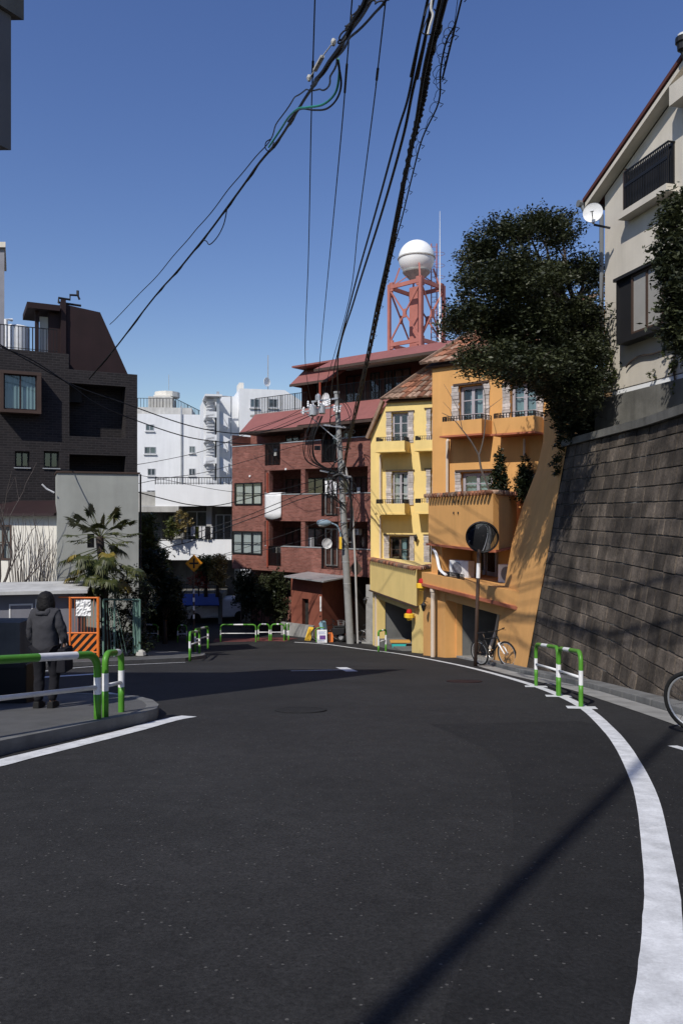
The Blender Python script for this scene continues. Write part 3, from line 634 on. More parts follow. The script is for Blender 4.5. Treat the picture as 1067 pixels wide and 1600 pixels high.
    gi = MB(); tbox(gi, ga-.1, gb+.1, 4.4, 4.6, g0, pb); tbox(gi, ga-.1, gb, .55, 4.5, pb-.12, pb-.04); tbox(gi, ga-.15, ga-.05, .52, 4.4, g0, pb-.1); tbox(gi, ga, gb, .2, 4.4, gz(34)-.2, gz(34)+.22); gi.build('garage_interior', M['darkg'], R)
    fr = MB(); tbox(fr, ga-.32, ga-.2, .08, .16, g0, pb-.1); tbox(fr, ga-.3, gb, .1, .15, pb-.14, pb-.06); fr.build('garage_frame', M['pipe'], R)
    sb = MB(); q = T.w(-.05, .2); sb.prism([loc(Vector((q.x-.35,q.y+.6,0)),-3.5),loc(Vector((q.x-.02,q.y+.5,0)),-3.5),loc(Vector((q.x-.02,q.y+.7,0)),-3.5),loc(Vector((q.x-.35,q.y+.8,0)),-3.5)],(0,0,-3.2)); sb.build('side_wall', M['conc'], R)
yellow_building(); orange_building()
# ------------------------------------------------------------ red brick building
def red_building():
    U = Face(363, 45, .8); zb = -6.5; R = U.root('apartment_building', 'five storey red brick apartment block with red roof and open balconies behind the utility pole', 'building', zb, BUL)
    u, z = U.u, U.z; E = u(590)+.2; x413, x440, x535 = u(414), u(440), u(535)
    Z = {1:(-3.3,-1.92), 2:(-.5,.95), 3:(2.33,3.8)}
    b = MB()
    # core behind the recesses, then left solid bay, bands
    b.box(.0, E, 1.5, 9, zb, 4.6); b.box(0, E, 1.5, 9, -3.35, -3.2)
    lw = [(.25, x413-.2, z(390,789), z(390,754)), (.05, x413-.2, z(390,866), z(390,830))]
    b.facade(0, x413, -3.3, 3.8, [(h[0],h[1],h[2],h[3]) for h in lw], 0, 1.49)
    b.build('wall', M['brick'], R)
    for i, h in enumerate(lw): window(R, h[0], h[1], h[2]+.01, h[3]-.01, -.06, 2, 1, 'black', 'glass', .07, 'curt', back='dark')
    cuts = {1:[(u(502,-.0), u(536)), (u(418),u(439))], 2:[(u(502),u(528))], 3:[(u(411),u(438)),(u(502),u(526))]}
    bd = MB()
    for k, (z0, z1) in Z.items():
        x = x413 if k < 3 else .0; hs = [(a, c, z0+.28, z1) for a, c in cuts[k]]
        if k == 3:
            bd.facade(x413, E, z0, z1, [h for h in hs if h[0] >= x413]+([(x413, hs[0][1], hs[0][2], hs[0][3])] if hs[0][0] < x413 else []), 0, .2)
        else: bd.facade(x413+.0, E, z0, z1, hs, 0, .2)
        bd.box(x413+.01, E-.01, .2, 1.5, z0+.01, z0+.2)
    pr = MB()
    for px in (415, 470, 528, 574):
        a = u(px); w = .28 if px != 528 else .2
        for z0, z1 in ((-1.92,-.5), (.95,2.33)): bd.box(a, a+w, .02, .3, z0, z1)
    bd.box(0, .02, 0, 1.5, 3.8, 4.5); bd.box(u(470), u(473), .3, 1.5, 3.8, 4.6)
    bd.build('balcony_wall', M['brick'], R)
    cp = MB()
    for k, (z0, z1) in Z.items():
        xs = [x413 if k < 3 else 0.]+[c for a in sorted(cuts[k]) for c in a]+[E]; xs = [max(x, x413 if k < 3 else 0) for x in xs]
        for i in range(0, len(xs), 2):
            if xs[i+1]-xs[i] > .1: MB().box(xs[i], xs[i+1], -.03, .24, z1+.002, z1+.05).build('parapet_coping', M['alu'], R)
    for k, (z0, z1) in Z.items():
        for a, c in cuts[k]: railing(R, [(a+.02,.05,z0+.3),(c-.02,.05,z0+.3)], z1-z0-.3, .09, .012, 'black', 'iron_railing', .02)
    # recess back walls with windows
    rnd = random.Random(4)
    for z0 in (-3.1, -.3, 2.5):
        for a, c, cm in ((419,438,'curt'),(446,467,None),(478,505,'curt'),(508,527,'curtt'),(537,550,None),(553,572,'curt')):
            if z0 > 2 and c < 440: continue
            zt = z0+2.2 if z0 < 2 else 4.4
            window(R, u(a,1.4), u(c,1.4), z0+.15, zt, 1.4, 1, rnd.choice((0,1)), rnd.choice(('alu','black','brown')), 'glass', .06, cm, back='dark' if not cm else None)
    # mansard roofs
    rf = MB(); xs = u(478,-.2); e = 4.6; t = 5.85; D = 1.5
    rf.prism([(u(372,-.4),-.25,e),(xs+.1,-.25,e),(xs+.1,D,t),(u(390,1),D,t)], (0,.1,-.1)); rf.prism([(u(372,-.4),-.25,e),(u(390,1),D,t),(u(390,1),9,t),(u(372,-.4),9,e)], (0,.0,-.1))
    rf.prism([(xs-.1,-.75,e+.02),(E+.0,-.75,e+.02),(E+.0,D-.3,t+.02),(xs+.15,D-.3,t+.02)], (0,.12,-.12))
    rf.build('mansard_roof', M['redroof'], R)
    ev = MB(); ev.box(u(372,-.4), xs-.1, -.3, -.22, e-.16, e-.02); ev.box(xs-.12, E, -.8, -.72, e-.16, e-.02); ev.box(u(372,-.4)+.1, E, .0, 1.5, e-.14, e-.06); ev.build('eaves_gutter', M['brown'], R)
    # penthouse storey
    x0 = u(462,1.5); ph = MB(); ph.box(x0, E+4, 3.2, 9, t-.3, 8.0); ph.box(x0, x0+.15, 2.0, 3.2, t, 7.4)
    ph.build('penthouse_wall', mat('brown_brick', (.11,.035,.025), var=.25), R)
    ph = MB(); ph.box(u(392,D), E+4, D-.05, 3.2, t-.15, t-.02); ph.box(u(400,3), x0, 3.2, 9, t-.2, t+.01); ph.build('terrace_floor', M['conc'], R)
    for a, c, cm in ((478,494,None),(540,565,None),(578,592,'curt'),(600,612,'curt'),(615,640,'curt')): window(R, u(a,3.1), u(c,3.1), 6.1, 7.7, 3.1, 1, 0, 'black', 'glass', .06, cm)
    rt = MB(); xm = u(497,.6)
    rt.prism([(u(457,1.3),1.1,7.25),(xm+.3,1.1,7.25),(xm+1,3.0,8.55),(u(480,3.0),3.0,8.55)], (0,.1,-.1)); rt.prism([(u(457,1.3),1.1,7.25),(u(480,3),3.0,8.55),(u(480,3),9,8.55),(u(457,1.3),9,7.25)], (0,0,-.1))
    rt.prism([(xm,.3,7.72),(E+5,.3,7.72),(E+5,1.6,8.42),(xm+.5,1.6,8.42)], (0,.1,-.12)); rt.box(u(480,3)+.05, E+5, 1.6, 9, 8.3, 8.4)
    rt.build('top_roof', M['redroof'], R)
    ev = MB(); ev.box(xm, E+5, .24, .3, 7.56, 7.7); ev.box(u(457,1.3), xm+.3, 1.04, 1.1, 7.1, 7.24); ev.build('eaves_gutter', M['brown'], R)
    ev = MB(); ev.prism([(xm+.2,.4,7.62),(E+5,.4,7.62),(E+5,3.1,8.0),(xm+.2,3.1,8.0)], (0,0,.05)); ev.build('soffit', M['offw'], R)
    railing(R, [(u(505,1.4),D-.1,t+.02),(E+2,D-.1,t+.02)], 1.05, .12, .012, 'black', 'terrace_railing', .02)
    railing(R, [(u(401,D+.2),D+.1,t),(u(478,D),D+.1,t)], .95, .13, .012, 'black', 'terrace_railing', .02)
    # chimney flashing between the two roofs, downpipes
    dp = MB()
    for px, v, a, c in ((418,-.02,-.5,-3.1),(418,-.02,2.2,.95),(500,1.0,7.1,5.9)): dp.tube([(u(px,v),v,a),(u(px,v),v,c)], .06, 8)
    dp.build('downpipe', mat('red_pipe', (.28,.06,.035), var=.1), R)
    # entrance block
    a, c = u(455,-1.2), u(503,-1.2); en = MB(); sl0, sl1 = u(472,-1.2), u(482,-1.2)
    en.facade(a, c, zb-.1, -3.35, [(sl0,sl1,zb+.1,-4.5)], -1.2, .5); en.box(a, c, -.7, 1.6, zb-.1, -3.36)
    en.build('entrance_wall', mat('smooth_brick', (.23,.075,.048), var=.2, streak=.15), R)
    MB().box(sl0, sl1, -.95, -.9, zb+.1, -4.5).build('entrance_door', M['dark'], R)
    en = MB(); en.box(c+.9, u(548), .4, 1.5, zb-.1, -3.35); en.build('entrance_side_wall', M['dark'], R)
    cn = MB(); cn.prism([(u(450,-1.6),-1.9,-3.38),(u(503,-1.9)+.1,-1.9,-3.5),(u(503,-1.9)+.25,-.02,-3.38),(u(450,-1.6),-.02,-3.28)], (0,0,.07)); cn.build('canopy', M['alu'], R)
    nb = MB().box(u(500,-1.22), u(502,-1.22), -1.23, -1.2, z(501,955,-1.2), z(501,932,-1.2)).build('name_plate', M['wht'], R)
    # low concrete base wall
    lwl = MB(); lwl.box(u(440,-1.3), u(490,-1.3), -1.35, -1.2, zb-.6, z(460,974,-1.3)); lwl.build('base_wall', M['conc'], R)
    for px, py in ((391,744),(447,733)): MB().lathe([(.06,-.05),(.06,0)], (u(px),0,z(px,py)), 10, 'y').build('vent', M['wht'], R)
    return U, R
RU, RR = red_building()
# ------------------------------------------------------------ radome tower on the brick building
def tower():
    Y = 45.; c = P(650.5, 800, Y); zt, zbm, zr = (800-450)/F*Y, (800-540)/F*Y, 8.35
    t = thing('radome_tower', 'red steel lattice tower carrying a white radome ball on the brick building roof', 'tower', (c.x, Y, zr), math.radians(48)); h = 1.13; A = [(-h,-h),(h,-h),(h,h),(-h,h)]
    for i, (x, y) in enumerate(A): MB().bar((x,y,zr),(x,y,zt+.15),.17,.17,(1,0,0)).build('leg', M['redpaint'], t)
    for i in range(4):
        a, b = A[i], A[(i+1) % 4]; m = MB()
        for zz in (zbm, zt): m.bar((*a,zz),(*b,zz),.12,.22)
        m.bar((*a,zbm+.1),(*b,zt-.1),.07,.08); m.bar((*b,zbm+.1),(*a,zt-.1),.06,.08)
        mx, my = (a[0]+b[0])/2, (a[1]+b[1])/2; d = Vector((b[0]-a[0], b[1]-a[1], 0)).normalized()*.2; zm = (zbm+zt)/2
        m.bar(Vector((mx,my,zm))-Vector((0,0,.24)), Vector((mx,my,zm))+Vector((0,0,.24)), .3 if i < 2 else .22, .1, d.cross(Vector((0,0,1))))
        for q, s in ((a,1),(b,-1)):
            for zz in (zbm, zt): m.bar(Vector((*q,zz-.25))+d*s*.8, Vector((*q,zz+.25))+d*s*.8, .28, .09, d.cross(Vector((0,0,1))))
        m.build('bracing', M['redpaint'], t)
    MB().box(-.3,.3,-.3,.3,zr,zt).build('cable_duct', M['redpaint'], t)
    m = MB(); 
    for x, y in A: m.bar((x*.85,y*.85,zt+.1),(x*.62,y*.62,zt+1.15),.09)
    for i in range(4): a, b = A[i], A[(i+1)%4]; m.bar((a[0]*.85,a[1]*.85,zt+.12),(b[0]*.1,b[1]*.1,zt+1.0),.05)
    m.build('radome_support', M['redpaint'], t)
    zc = (800-404)/F*Y; R = 1.05; pr = [(R*math.sin(a), -R*math.cos(a)) for a in [math.pi*(.16+.84*i/22) for i in range(23)]]; pr[-1] = (.01, R)
    o = MB().lathe([(.28,-1.35)]+pr, (0,0,zc), 36).build('radome', M['radome'], t, smooth=True)
    MB().lathe([(R-.02,-.04),(R+.05,-.04),(R+.05,.03),(R-.02,.03)], (0,0,zc), 36).build('flange', M['offw'], o)
    MB().lathe([(.3,-1.34),(R*.75,-.86),(R*.78,-.8),(R*.7,-.78)], (0,0,zc), 30).build('base_cone', M['offw'], o)
    l = MB(); x = (675-650.5)/F*Y; pts = [(1.55,-.35),(1.35,-.1)]
    for q in pts: l.bar((*q,zr),(*q,(800-372)/F*Y),.05)
    zz = zr
    while zz < (800-374)/F*Y: l.bar((*pts[0],zz),(*pts[1],zz),.025); zz += .3
    zz = zr+2.2
    while zz < (800-374)/F*Y:
        c0 = Vector(((pts[0][0]+pts[1][0])/2+.25, (pts[0][1]+pts[1][1])/2-.2, zz)); l.torus(c0, .33, .012, 'z', 12, 4); zz += .7
    l.build('caged_ladder', M['redpaint'], t)
tower()
c = P(687, 545, 44.5); t = thing('antenna_mast', 'thin white whip antenna standing right of the radome tower', 'antenna', (c.x, 44.5, 8.35)); MB().tube([(0,0,8.35),(0,0,12),(0,0,12.01),(0,0,(800-330)/F*44.5)],[.07,.06,.04,.012],8).build('mast', M['wht'], t)
# ------------------------------------------------------------ white buildings beyond
def far_window(R, U, px, py, w, h, v=0, mul=1):
    uu, zz = U.u(px, v), U.z(px, py, v); s = U.Y(px)/F; a, b = uu, uu+(U.u(px+w)-U.u(px)); window(R, a, b, zz-h*s, zz, v-.05, mul, 0, 'alu', 'glassd', .07, 'curt' if random.random() < .5 else None, back=None)
    MB().box(a-.08, b+.08, v-.16, v-.0, zz-h*s-.1, zz-h*s-.02).build('sill', M['wht'], R)
def white_buildings():
    # balcony house, nearest of the white ones
    U = Face(200, 46, -.05); R = U.root('apartment_building', 'low white building with full width laundry balcony and blue garage awning', 'building', -6.8, BUL); u, z = U.u, U.z
    E = u(362); s = U.Y(300)/F; b = MB(); z1, z2, z3, z4 = z(300,757), z(300,791), z(300,843), z(300,875)
    a = u(243); b.box(a, E, -.0, .15, z2, z1); b.box(u(249), E, .0, .15, z4, z3); b.box(a, E, .15, 7, z2+.02, z2+.25); b.box(a, E, .15, 7, z4+.01, z4+.2); b.box(a, E, .16, 7, z1-.8, z1-.6)
    b.build('balcony_wall', M['whiteb'], R)
    b = MB(); b.box(a+.2, E, 1.9, 7, -6.8, z1-.62); b.box(a-2.3, a+.2, 1.2, 7, -6.8, z(230,790)-.3); b.build('wall', M['conc_d'], R)
    b = MB(); b.box(a-2.2, a+1.4, -.1, 1.4, z(230,800), z(230,791)); b.box(a-2.2, a+.4, .4, 1.8, z(230,790), z(230,768)); b.build('canopy', M['offw'], R)
    railing(R, [(a,.05,z1),(E,.05,z1)], .42, .16, .012, 'black', 'roof_railing', .03); railing(R, [(u(243),.05,z3),(E,.05,z3)], .42, .25, .012, 'black', 'balcony_railing', .03)
    b = MB(); b.box(u(320), u(328), .9, 1.4, z3, z2); b.build('column', M['offw'], R)
    window(R, u(285), u(318), z3-.3, z2-.3, 1.8, 1, 0, 'alu', 'glass', .06, None); window(R, u(332), u(358), z3-.3, z2-.5, 1.8, 1, 0, 'alu', 'glass', .06, 'curt')
    b = MB(); b.box(u(268), u(283), .9, 1.8, z3, z2-.5); b.build('storage_box', M['offw'], R)
    # lower level: terrace with plants, garage and awning
    b = MB(); zt = z(300,928,-1.5); b.box(u(262,-1.5), u(348,-1.5), -1.6, 1.8, zt-.3, zt); b.box(u(286,-1.5), u(291,-1.5), -1.5, -1.2, -6.8, zt); b.box(u(341,-1.5), u(347,-1.5), -1.5, -1.2, -6.8, zt); b.build('garage_frame', M['conc_d'], R)
    b = MB(); b.prism([(u(283,-2.2),-2.3,zt-.55),(u(343,-2.2),-2.3,zt-.55),(u(341,-1.5),-1.62,zt+.02),(u(287,-1.5),-1.62,zt+.02)], (0,.04,-.06)); b.build('awning', M['blue'], R)
    railing(R, [(u(284,-1.4),-1.5,zt),(u(345,-1.4),-1.5,zt)], .55, .3, .012, 'black', 'terrace_railing', .025)
    # laundry on the balcony
    x = u(299); rnd = random.Random(11); line = MB(); line.bar((u(297),-.15,z(300,822)),(u(333),-.15,z(300,822)),.02)
    line.build('drying_pole', M['alu'], R)
    for i, (px, w, h, cm, lab) in enumerate(((298,7,15,'wht','white shirt leftmost on the drying pole'),(306,4,18,'leafy','pale green towel on the drying pole'),(311,4,18,'wht','narrow white shirt in the middle of the drying pole'),(316,5,19,'wht','long white shirt beside the black one on the drying pole'),(322,7,20,'blackp','black shirt on the drying pole'),(329.5,3,17,'wht','white garment at the right end of the drying pole'))):
        a0 = U.u(px,-.2); b0 = U.u(px+w,-.2); zz = z(300,822.5); hh = h*s; p = U.w((a0+b0)/2, -.17, zz-hh); o = thing('laundry', lab, 'laundry', p, U.rz, 'laundry on the balcony'); ZO[o.name] = 0
        W = (b0-a0)*.95; g = [[(-W/2*(1-.15*(j == 4))+W*i2/6*(1-.15*(j==4)), .03*math.sin(i2*2.1+j), hh*j/4) for i2 in range(7)] for j in range(5)]; ms = MB().quads(g).build('cloth', M[cm], o); sm = ms.modifiers.new('s','SOLIDIFY'); sm.thickness = .02
    # white apartment with side in shade
    U = Face(200, 75, -.12); R = U.root('apartment_building', 'tall plain white apartment block with rooftop water tank', 'building', -7, BUL); u, z = U.u, U.z
    b = MB(); E = u(317.5); zt = z(316,648); b.box(-4, E, 0, 12, -7, zt); b.build('wall', M['whitew'], R)
    b = MB(); b.box(-4, u(300,2), 2, 11, zt, z(274,637,2)); b.box(u(232,3), u(270,3), 3, 7, z(270,637,3), z(270,620,3)); b.build('roof_house', M['offw'], R)
    b = MB(); b.box(u(240,3), u(267,3), 3.2, 7, z(270,620,3), z(270,617,3)); b.lathe([(1.3,z(270,617,3)),(1.3,z(270,609,3)),(.9,z(270,608,3))], (u(260,4),5,0), 12); b.build('water_tank', M['cream2'], R)
    railing(R, [(u(215,2),2.1,z(250,638,2)),(u(275,2),2.1,z(250,638,2)),(E-.2,8,z(316,650,2))], 1.0, .3, .02, 'black', 'roof_railing', .03)
    for px, py, w, h in ((228,663,13,10),(226,698,18,11),(231,732,12,11),(230,766,13,5),(296,697,9,11),(295.5,732,10,11),(203,663,4,9)): far_window(R, U, px, py, w, h)
    b = MB(); b.tube([(u(284),-.12,zt+.8),(u(284),-.12,z(284,770))], .09, 6); b.tube([(u(264,3),3.1,z(264,609,3)),(u(264,3),3.1,z(264,585,3))], .03, 5); b.build('downpipe', M['alu'], R)
    # apartment with stair tower
    U = Face(322, 66, -.25); R = U.root('apartment_building', 'white apartment block with zigzag outside stairs next to the brick building', 'building', -7, BUL); u, z = U.u, U.z
    b = MB(); sx0, sx1 = u(322), u(341); x2 = u(363); x3 = u(378); E = u(440,3)
    b.box(sx1+.2, x3, 2.2, 9, -7, z(350,613,0)); b.box(x3-.05, E, 1.2, 10, -7, z(380,607,1.2)); b.prism([(E-.02,1.2,-7),(E+3.5,1.2,-7),(E+3.5,1.2,z(380,645,1.2)),(E-.02,1.2,z(380,607,1.2))], (0,8.7,0)); b.box(sx0, sx1, 3, 8, -7, z(330,616)); b.build('wall', M['whitew'], R)
    b = MB(); b.box(sx0-.1, sx1+.3, -.5, 3, z(330,620), z(330,617))
    for k in range(5):
        zz = z(330,652+k*36); b.prism([(sx0,.0,zz),(sx1-.3,.0,zz+.15),(sx1-.3,.0,zz+.32),(sx0,.0,zz+.17)], (0,3,0)); b.box(sx0, sx1, .0, .12, zz, zz+.5)
        for j in range(5): b.box(sx1-.9-.1*j*0, sx1-.3, .4, 1.8, zz+.5+j*.28, zz+.56+j*.28)
        # balcony with sloped parapet
        z0 = z(350,668+k*36); b.prism([(sx1+.15,.3,z0+1.5),(sx1+.15,.3,z0+.4),(sx1+1.0,.3,z0),(x2-.3,.3,z0),(x2-.3,.3,z0+.9),(sx1+1.2,.3,z0+.9)], (0,.12,0)); b.box(sx1+.9, x2-.3, .42, 2.2, z0, z0+.15)
    b.build('stairs', M['whitew'], R)
    b = MB(); b.box(sx1-.12, sx1+.1, -.1, .2, -7, z(341,612)); b.tube([(x2+.0,.9,-3),(x2+.0,.9,z(370,620,1)),(x2-.9,.9,z(370,620,1))], .07, 6); b.build('stair_column', M['alu'], R)
    far_window(R, U, 391, 623, 14, 14, 1.2); far_window(R, U, 420, 623, 14, 14, 1.2)
    b = MB(); b.box(u(374,3), u(381,3), 3, 5, z(380,608,3), z(380,598,3)); b.build('roof_house', M['cream2'], R)
    b = MB(); b.tube([(u(419,2),2,z(380,607,2)),(u(419,2),2,z(380,553,2))], .05, 5); b.build('aerial', M['alu'], R)
    p = U.w(u(415,2),2,z(415,604,2)); dish('satellite_dish', 'small white satellite dish on the far white roof', p, 50, .4)
def dish(name, lab, p, rz, r, grp='satellite dishes'):
    t = thing(name, lab, 'satellite dish', p, math.radians(rz), grp); ZO[t.name] = 0
    m = MB(); b = [(r*i/6, -.22*r*(i/6)**2) for i in range(7)]; prof = [(max(.004,a), h) for a, h in b]+[(r, -.24*r)]+[(max(.004,a), h+.03) for a, h in b[::-1]]
    o = m.lathe(prof, (0,-.12,r*1.0), 24, 'y').build('reflector', M['wht'], t, smooth=False)
    MB().bar((0,-.05,.0),(0,-.08,r*1.0),.05).bar((0,-.12,r*.2),(0,-.12-r*.9,r*.9),.02).box(-.04,.04,-.16-r*.9,-.08-r*.9,r*.86,r*.98).build('feed_arm', M['alu'], t)
    return t
white_buildings()
p = RU.w(RU.u(508,-.1), -.05, RU.z(508,858,-.1)+0.02); dish('satellite_dish', 'white satellite dish on the first floor parapet of the brick building', p, 25, .28)
p = RU.w(RU.u(502,.6), 1.2, RU.z(502,633,.6)); dish('satellite_dish', 'white satellite dish high on the brick building terrace behind the transformers', p, -55, .36)
# futon over the parapet
a, b = RU.u(414,-.1), RU.u(439,-.1); zt = RU.z(425,771,-.1); zb_ = RU.z(425,808,-.1); p = RU.w((a+b)/2, -.08, zb_); t = thing('futon', 'white futon hung over the brick balcony parapet', 'futon', p, RU.rz); ZO[t.name] = 0
W = (b-a)/2; hh = zt-zb_; g = [[(-W+2*W*i/8, -.02-.05*math.sin(math.pi*i/8)-(.04 if j == 0 else 0), (hh+.04)*j/6-(.12*math.sin(math.pi*i/8) if j == 0 else 0)) for i in range(9)] for j in range(7)]+[[(-W+2*W*i/8, .36, hh+.06) for i in range(9)],[(-W+2*W*i/8, .4, hh-.3) for i in range(9)]]
o = MB().quads(g).build('cover', M['wht'], t, smooth=True); sm = o.modifiers.new('s','SOLIDIFY'); sm.thickness = .06
# ------------------------------------------------------------ left side buildings
def left_buildings():
    U = Face(0, 30, -.5); zb = gz(30)-.2; R = U.root('brick_house', 'dark brick house with maroon rooftop stair house and boxed window', 'building', zb, BUL); u, z = U.u, U.z
    b = MB(); x0 = -4; xm = u(108); E = u(215); z1 = z(50,548); z2 = z(160,581); zlow = z(40,812)
    hs = [(u(24), u(47), z(35,730), z(35,705)), (u(69), u(93), z(80,731), z(80,705))]
    b.facade(x0, xm, zlow, z1, hs, 0, .4); b.box(x0, xm, .4, 7, zlow-.0, z1); 
    b.build('wall', M['brickd'], R)
    b = MB(); rz0, rz1 = z(150,738), z(150,601); xr = u(197); xl = u(109)
    hs2 = [(xl, xr, z(150,737), z(150,711)), (xl, xr, z(150,683), rz1)]
    b.facade(xm, E, z(150,745), z2, hs2, 0, .5); b.box(xm, E, .9, 7, zb, z2-.01); b.box(xm+.01,xr+.01,.5,.9,z(150,712),z(150,683)); b.box(xr+.0,E,.5,.9,zb,z2-.02); b.box(xm,E,.5,.9,rz1,z2-.02)
    b.build('stair_wing', M['brickd'], R)
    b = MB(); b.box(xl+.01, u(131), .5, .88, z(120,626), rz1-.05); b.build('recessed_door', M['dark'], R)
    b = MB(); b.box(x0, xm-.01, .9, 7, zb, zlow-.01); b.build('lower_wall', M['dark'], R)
    for h in hs: window(R, h[0]+.02, h[1]-.02, h[2]+.02, h[3]-.02, .2, 1, 0, 'black', 'glassd', .05, None); MB().box(h[0]-.04, h[1]+.04, -.05, .1, h[2]-.05, h[2]-.01).build('sill', M['alu'], R)
    # boxed window
    a, c = u(1,-.5), u(65,-.5); zt, zbm = z(30,580,-.5), z(30,645,-.5); D = -.55
    bx = MB(); bx.box(a,c,D,0,zt-.12,zt); bx.box(a,c,D,0,zbm,zbm+.12); bx.box(a,a+.12,D+.004,0,zbm+.12,zt-.12); bx.box(c-.16,c,D+.004,0,zbm+.12,zt-.12); o = bx.build('bay_frame', M['brown'], R)
    window(R, a+.12, c-.16, zbm+.12, zt-.12, D+.1, 1, 0, 'maroon', 'glass', .05, 'curtt')
    # maroon stair house on the roof
    s = MB(); px = [(95,472),(158,487),(203,583),(95,560)]; V = 1.0
    poly = [(u(95,V),V,z(95,474,V)), (u(157,V),V,z(157,488,V)), (u(203,V),V,z2), (u(95,V),V,z2-.4)]
    s.prism(poly, (0,3.2,0)); s.box(u(96,V)-.02,u(96,V)+.18,V-.12,V,z1,z(95,472,V)+.1); s.build('stair_house', M['maroon'], R)
    s = MB(); s.box(u(42,V), u(93,V), V-.3, V+2, z(70,486,V), z(70,479,V)+.05); s.box(u(77,V), u(95,V), V+.05, V+2, z1, z(85,484,V)); s.box(u(56,V), u(62,V), V+.1, V+.3, z1, z(60,485,V)); s.build('door_porch', M['maroon'], R)
    s = MB(); s.box(u(64,V), u(77,V), V+.35, V+.4, z1, z(70,492,V)); s.build('roof_door', M['cream2'], R)
    s = MB(); pz = z(95,470,V); pts = [(u(94,V),V+.4,pz),(u(94,V),V+.4,pz+.22),(u(112,V),V+.4,pz+.2),(u(112,V),V+.4,pz+.4),(u(124,V),V+.4,pz+.42),(u(127,V),V+.4,pz+.25)]; s.tube(pts, .05, 6); s.tube([(u(124,V),V+.4,pz+.4),(u(124,V),V+.4,pz+.62)], .06, 6); s.tube([(u(94,V),V+.5,pz+.05),(u(130,V),V+.5,pz+.02)], .05, 6); s.build('roof_pipes', M['blackp'], R)
    railing(R, [(x0,.1,z1),(u(90),.1,z1)], .95, .13, .011, 'black', 'terrace_railing', .02)
    s = MB(); s.lathe([(.5,z1+.02),(.5,z(25,498)),(.44,z(25,496)),(.05,z(25,494))], (u(27,1.5),1.6,0), 20); s.tube([(u(10,1),1,z1),(u(10,1),1,z(10,490)),(u(20,1),1.1,z(20,490))], .07, 8); s.build('water_tank', M['wht'], R)
    # grey rendered house in front
    U = Face(90, 27, -.4); zb = gz(27)-.3; R = U.root('house', 'flat roofed house with a large plain grey wall behind the palm', 'building', zb, BUL); u, z = U.u, U.z
    b = MB(); E = u(217); zt = z(150,739.5); hs = [(u(137),u(148),z(142,856),z(142,834))]; b.facade(0, E, zb, zt, hs, 0, .3); b.box(0, E, .3, 2.4, zb, zt); b.build('wall', M['grey'], R)
    MB().box(-.04, E+.05, -.05, 2.45, zt+.002, zt+.06).build('roof_edge', M['brown'], R)
    window(R, hs[0][0]+.01, hs[0][1]-.01, hs[0][2]+.01, hs[0][3]-.01, .05, 2, 5, 'black', 'glassd', .03, None)
    MB().tube([(E+.08,.1,zb),(E+.08,.1,zt)], .035, 6).build('downpipe', M['blackp'], R)
    MB().tube([(-.1,-.1,z(92,770)),(-.35,-.12,z(80,764)),(-.5,-.15,z(76,757))], .03, 6).build('vent_pipe', M['wht'], R)
    # cream sided house
    U = Face(0, 28.6, .35); R = U.root('house', 'cream walled house low on the left behind bare branches', 'building', zb, BUL); u, z = U.u, U.z
    b = MB(); E = u(91); zt = z(45,812)+.15; hs = [(u(-8),u(19),z(10,875),z(10,820))]; b.facade(-4, E, zb, zt, hs, 0, .3); b.box(-4, E, .3, 1.3, zb, zt); b.build('wall', M['cream2'], R)
    window(R, hs[0][0], hs[0][1], hs[0][2], hs[0][3], -.03, 1, 1, 'brown', 'glass', .07, 'curt')
    b = MB(); b.prism([(-4,-.35,zt),(E+.1,-.35,zt),(E+.1,1.6,zt+.5),(-4,1.6,zt+.5)], (0,.02,.08)); b.build('roof', M['maroon'], R)
    # low shed with white roof
    U = Face(0, 23.6, -.25); zb = gz(24)-.1; R = U.root('shed', 'low grey shed with a pale flat roof behind the person', 'shed', zb); u, z = U.u, U.z
    b = MB(); E = u(128); zt = z(60,921); b.box(-4, E, 0, 1.9, zb, zt-.08); b.build('wall', M['hoar'], R)
    b = MB(); b.prism([(-4.2,-.35,zt),(E+.2,-.35,zt-.02),(E+.2,2.1,zt+.06),(-4.2,2.1,zt+.08)], (0,0,-.1)); b.build('roof', mat('pale_roof_sheet', (.5,.5,.49), var=.2, streak=.2), R)
    b = MB(); x0 = u(15); x1 = u(50); zz = z(30,946); 
    for q in ((x0,x0+.04),(x1,x1+.04)): b.box(q[0],q[1],-.03,-.0,zb,zz)
    b.box(x0,x1+.04,-.035,-.0,zz,zz+.05); b.box(u(56),u(60),-.02,0,zb,zt-.3); b.box(u(82),u(85),-.02,0,zb,zt-.2); b.build('door_frame', M['wht'], R)
    b = MB(); b.box(x0+.04,x1,-.015,0,zb,zz); b.build('door', M['hoar'], R)
left_buildings()
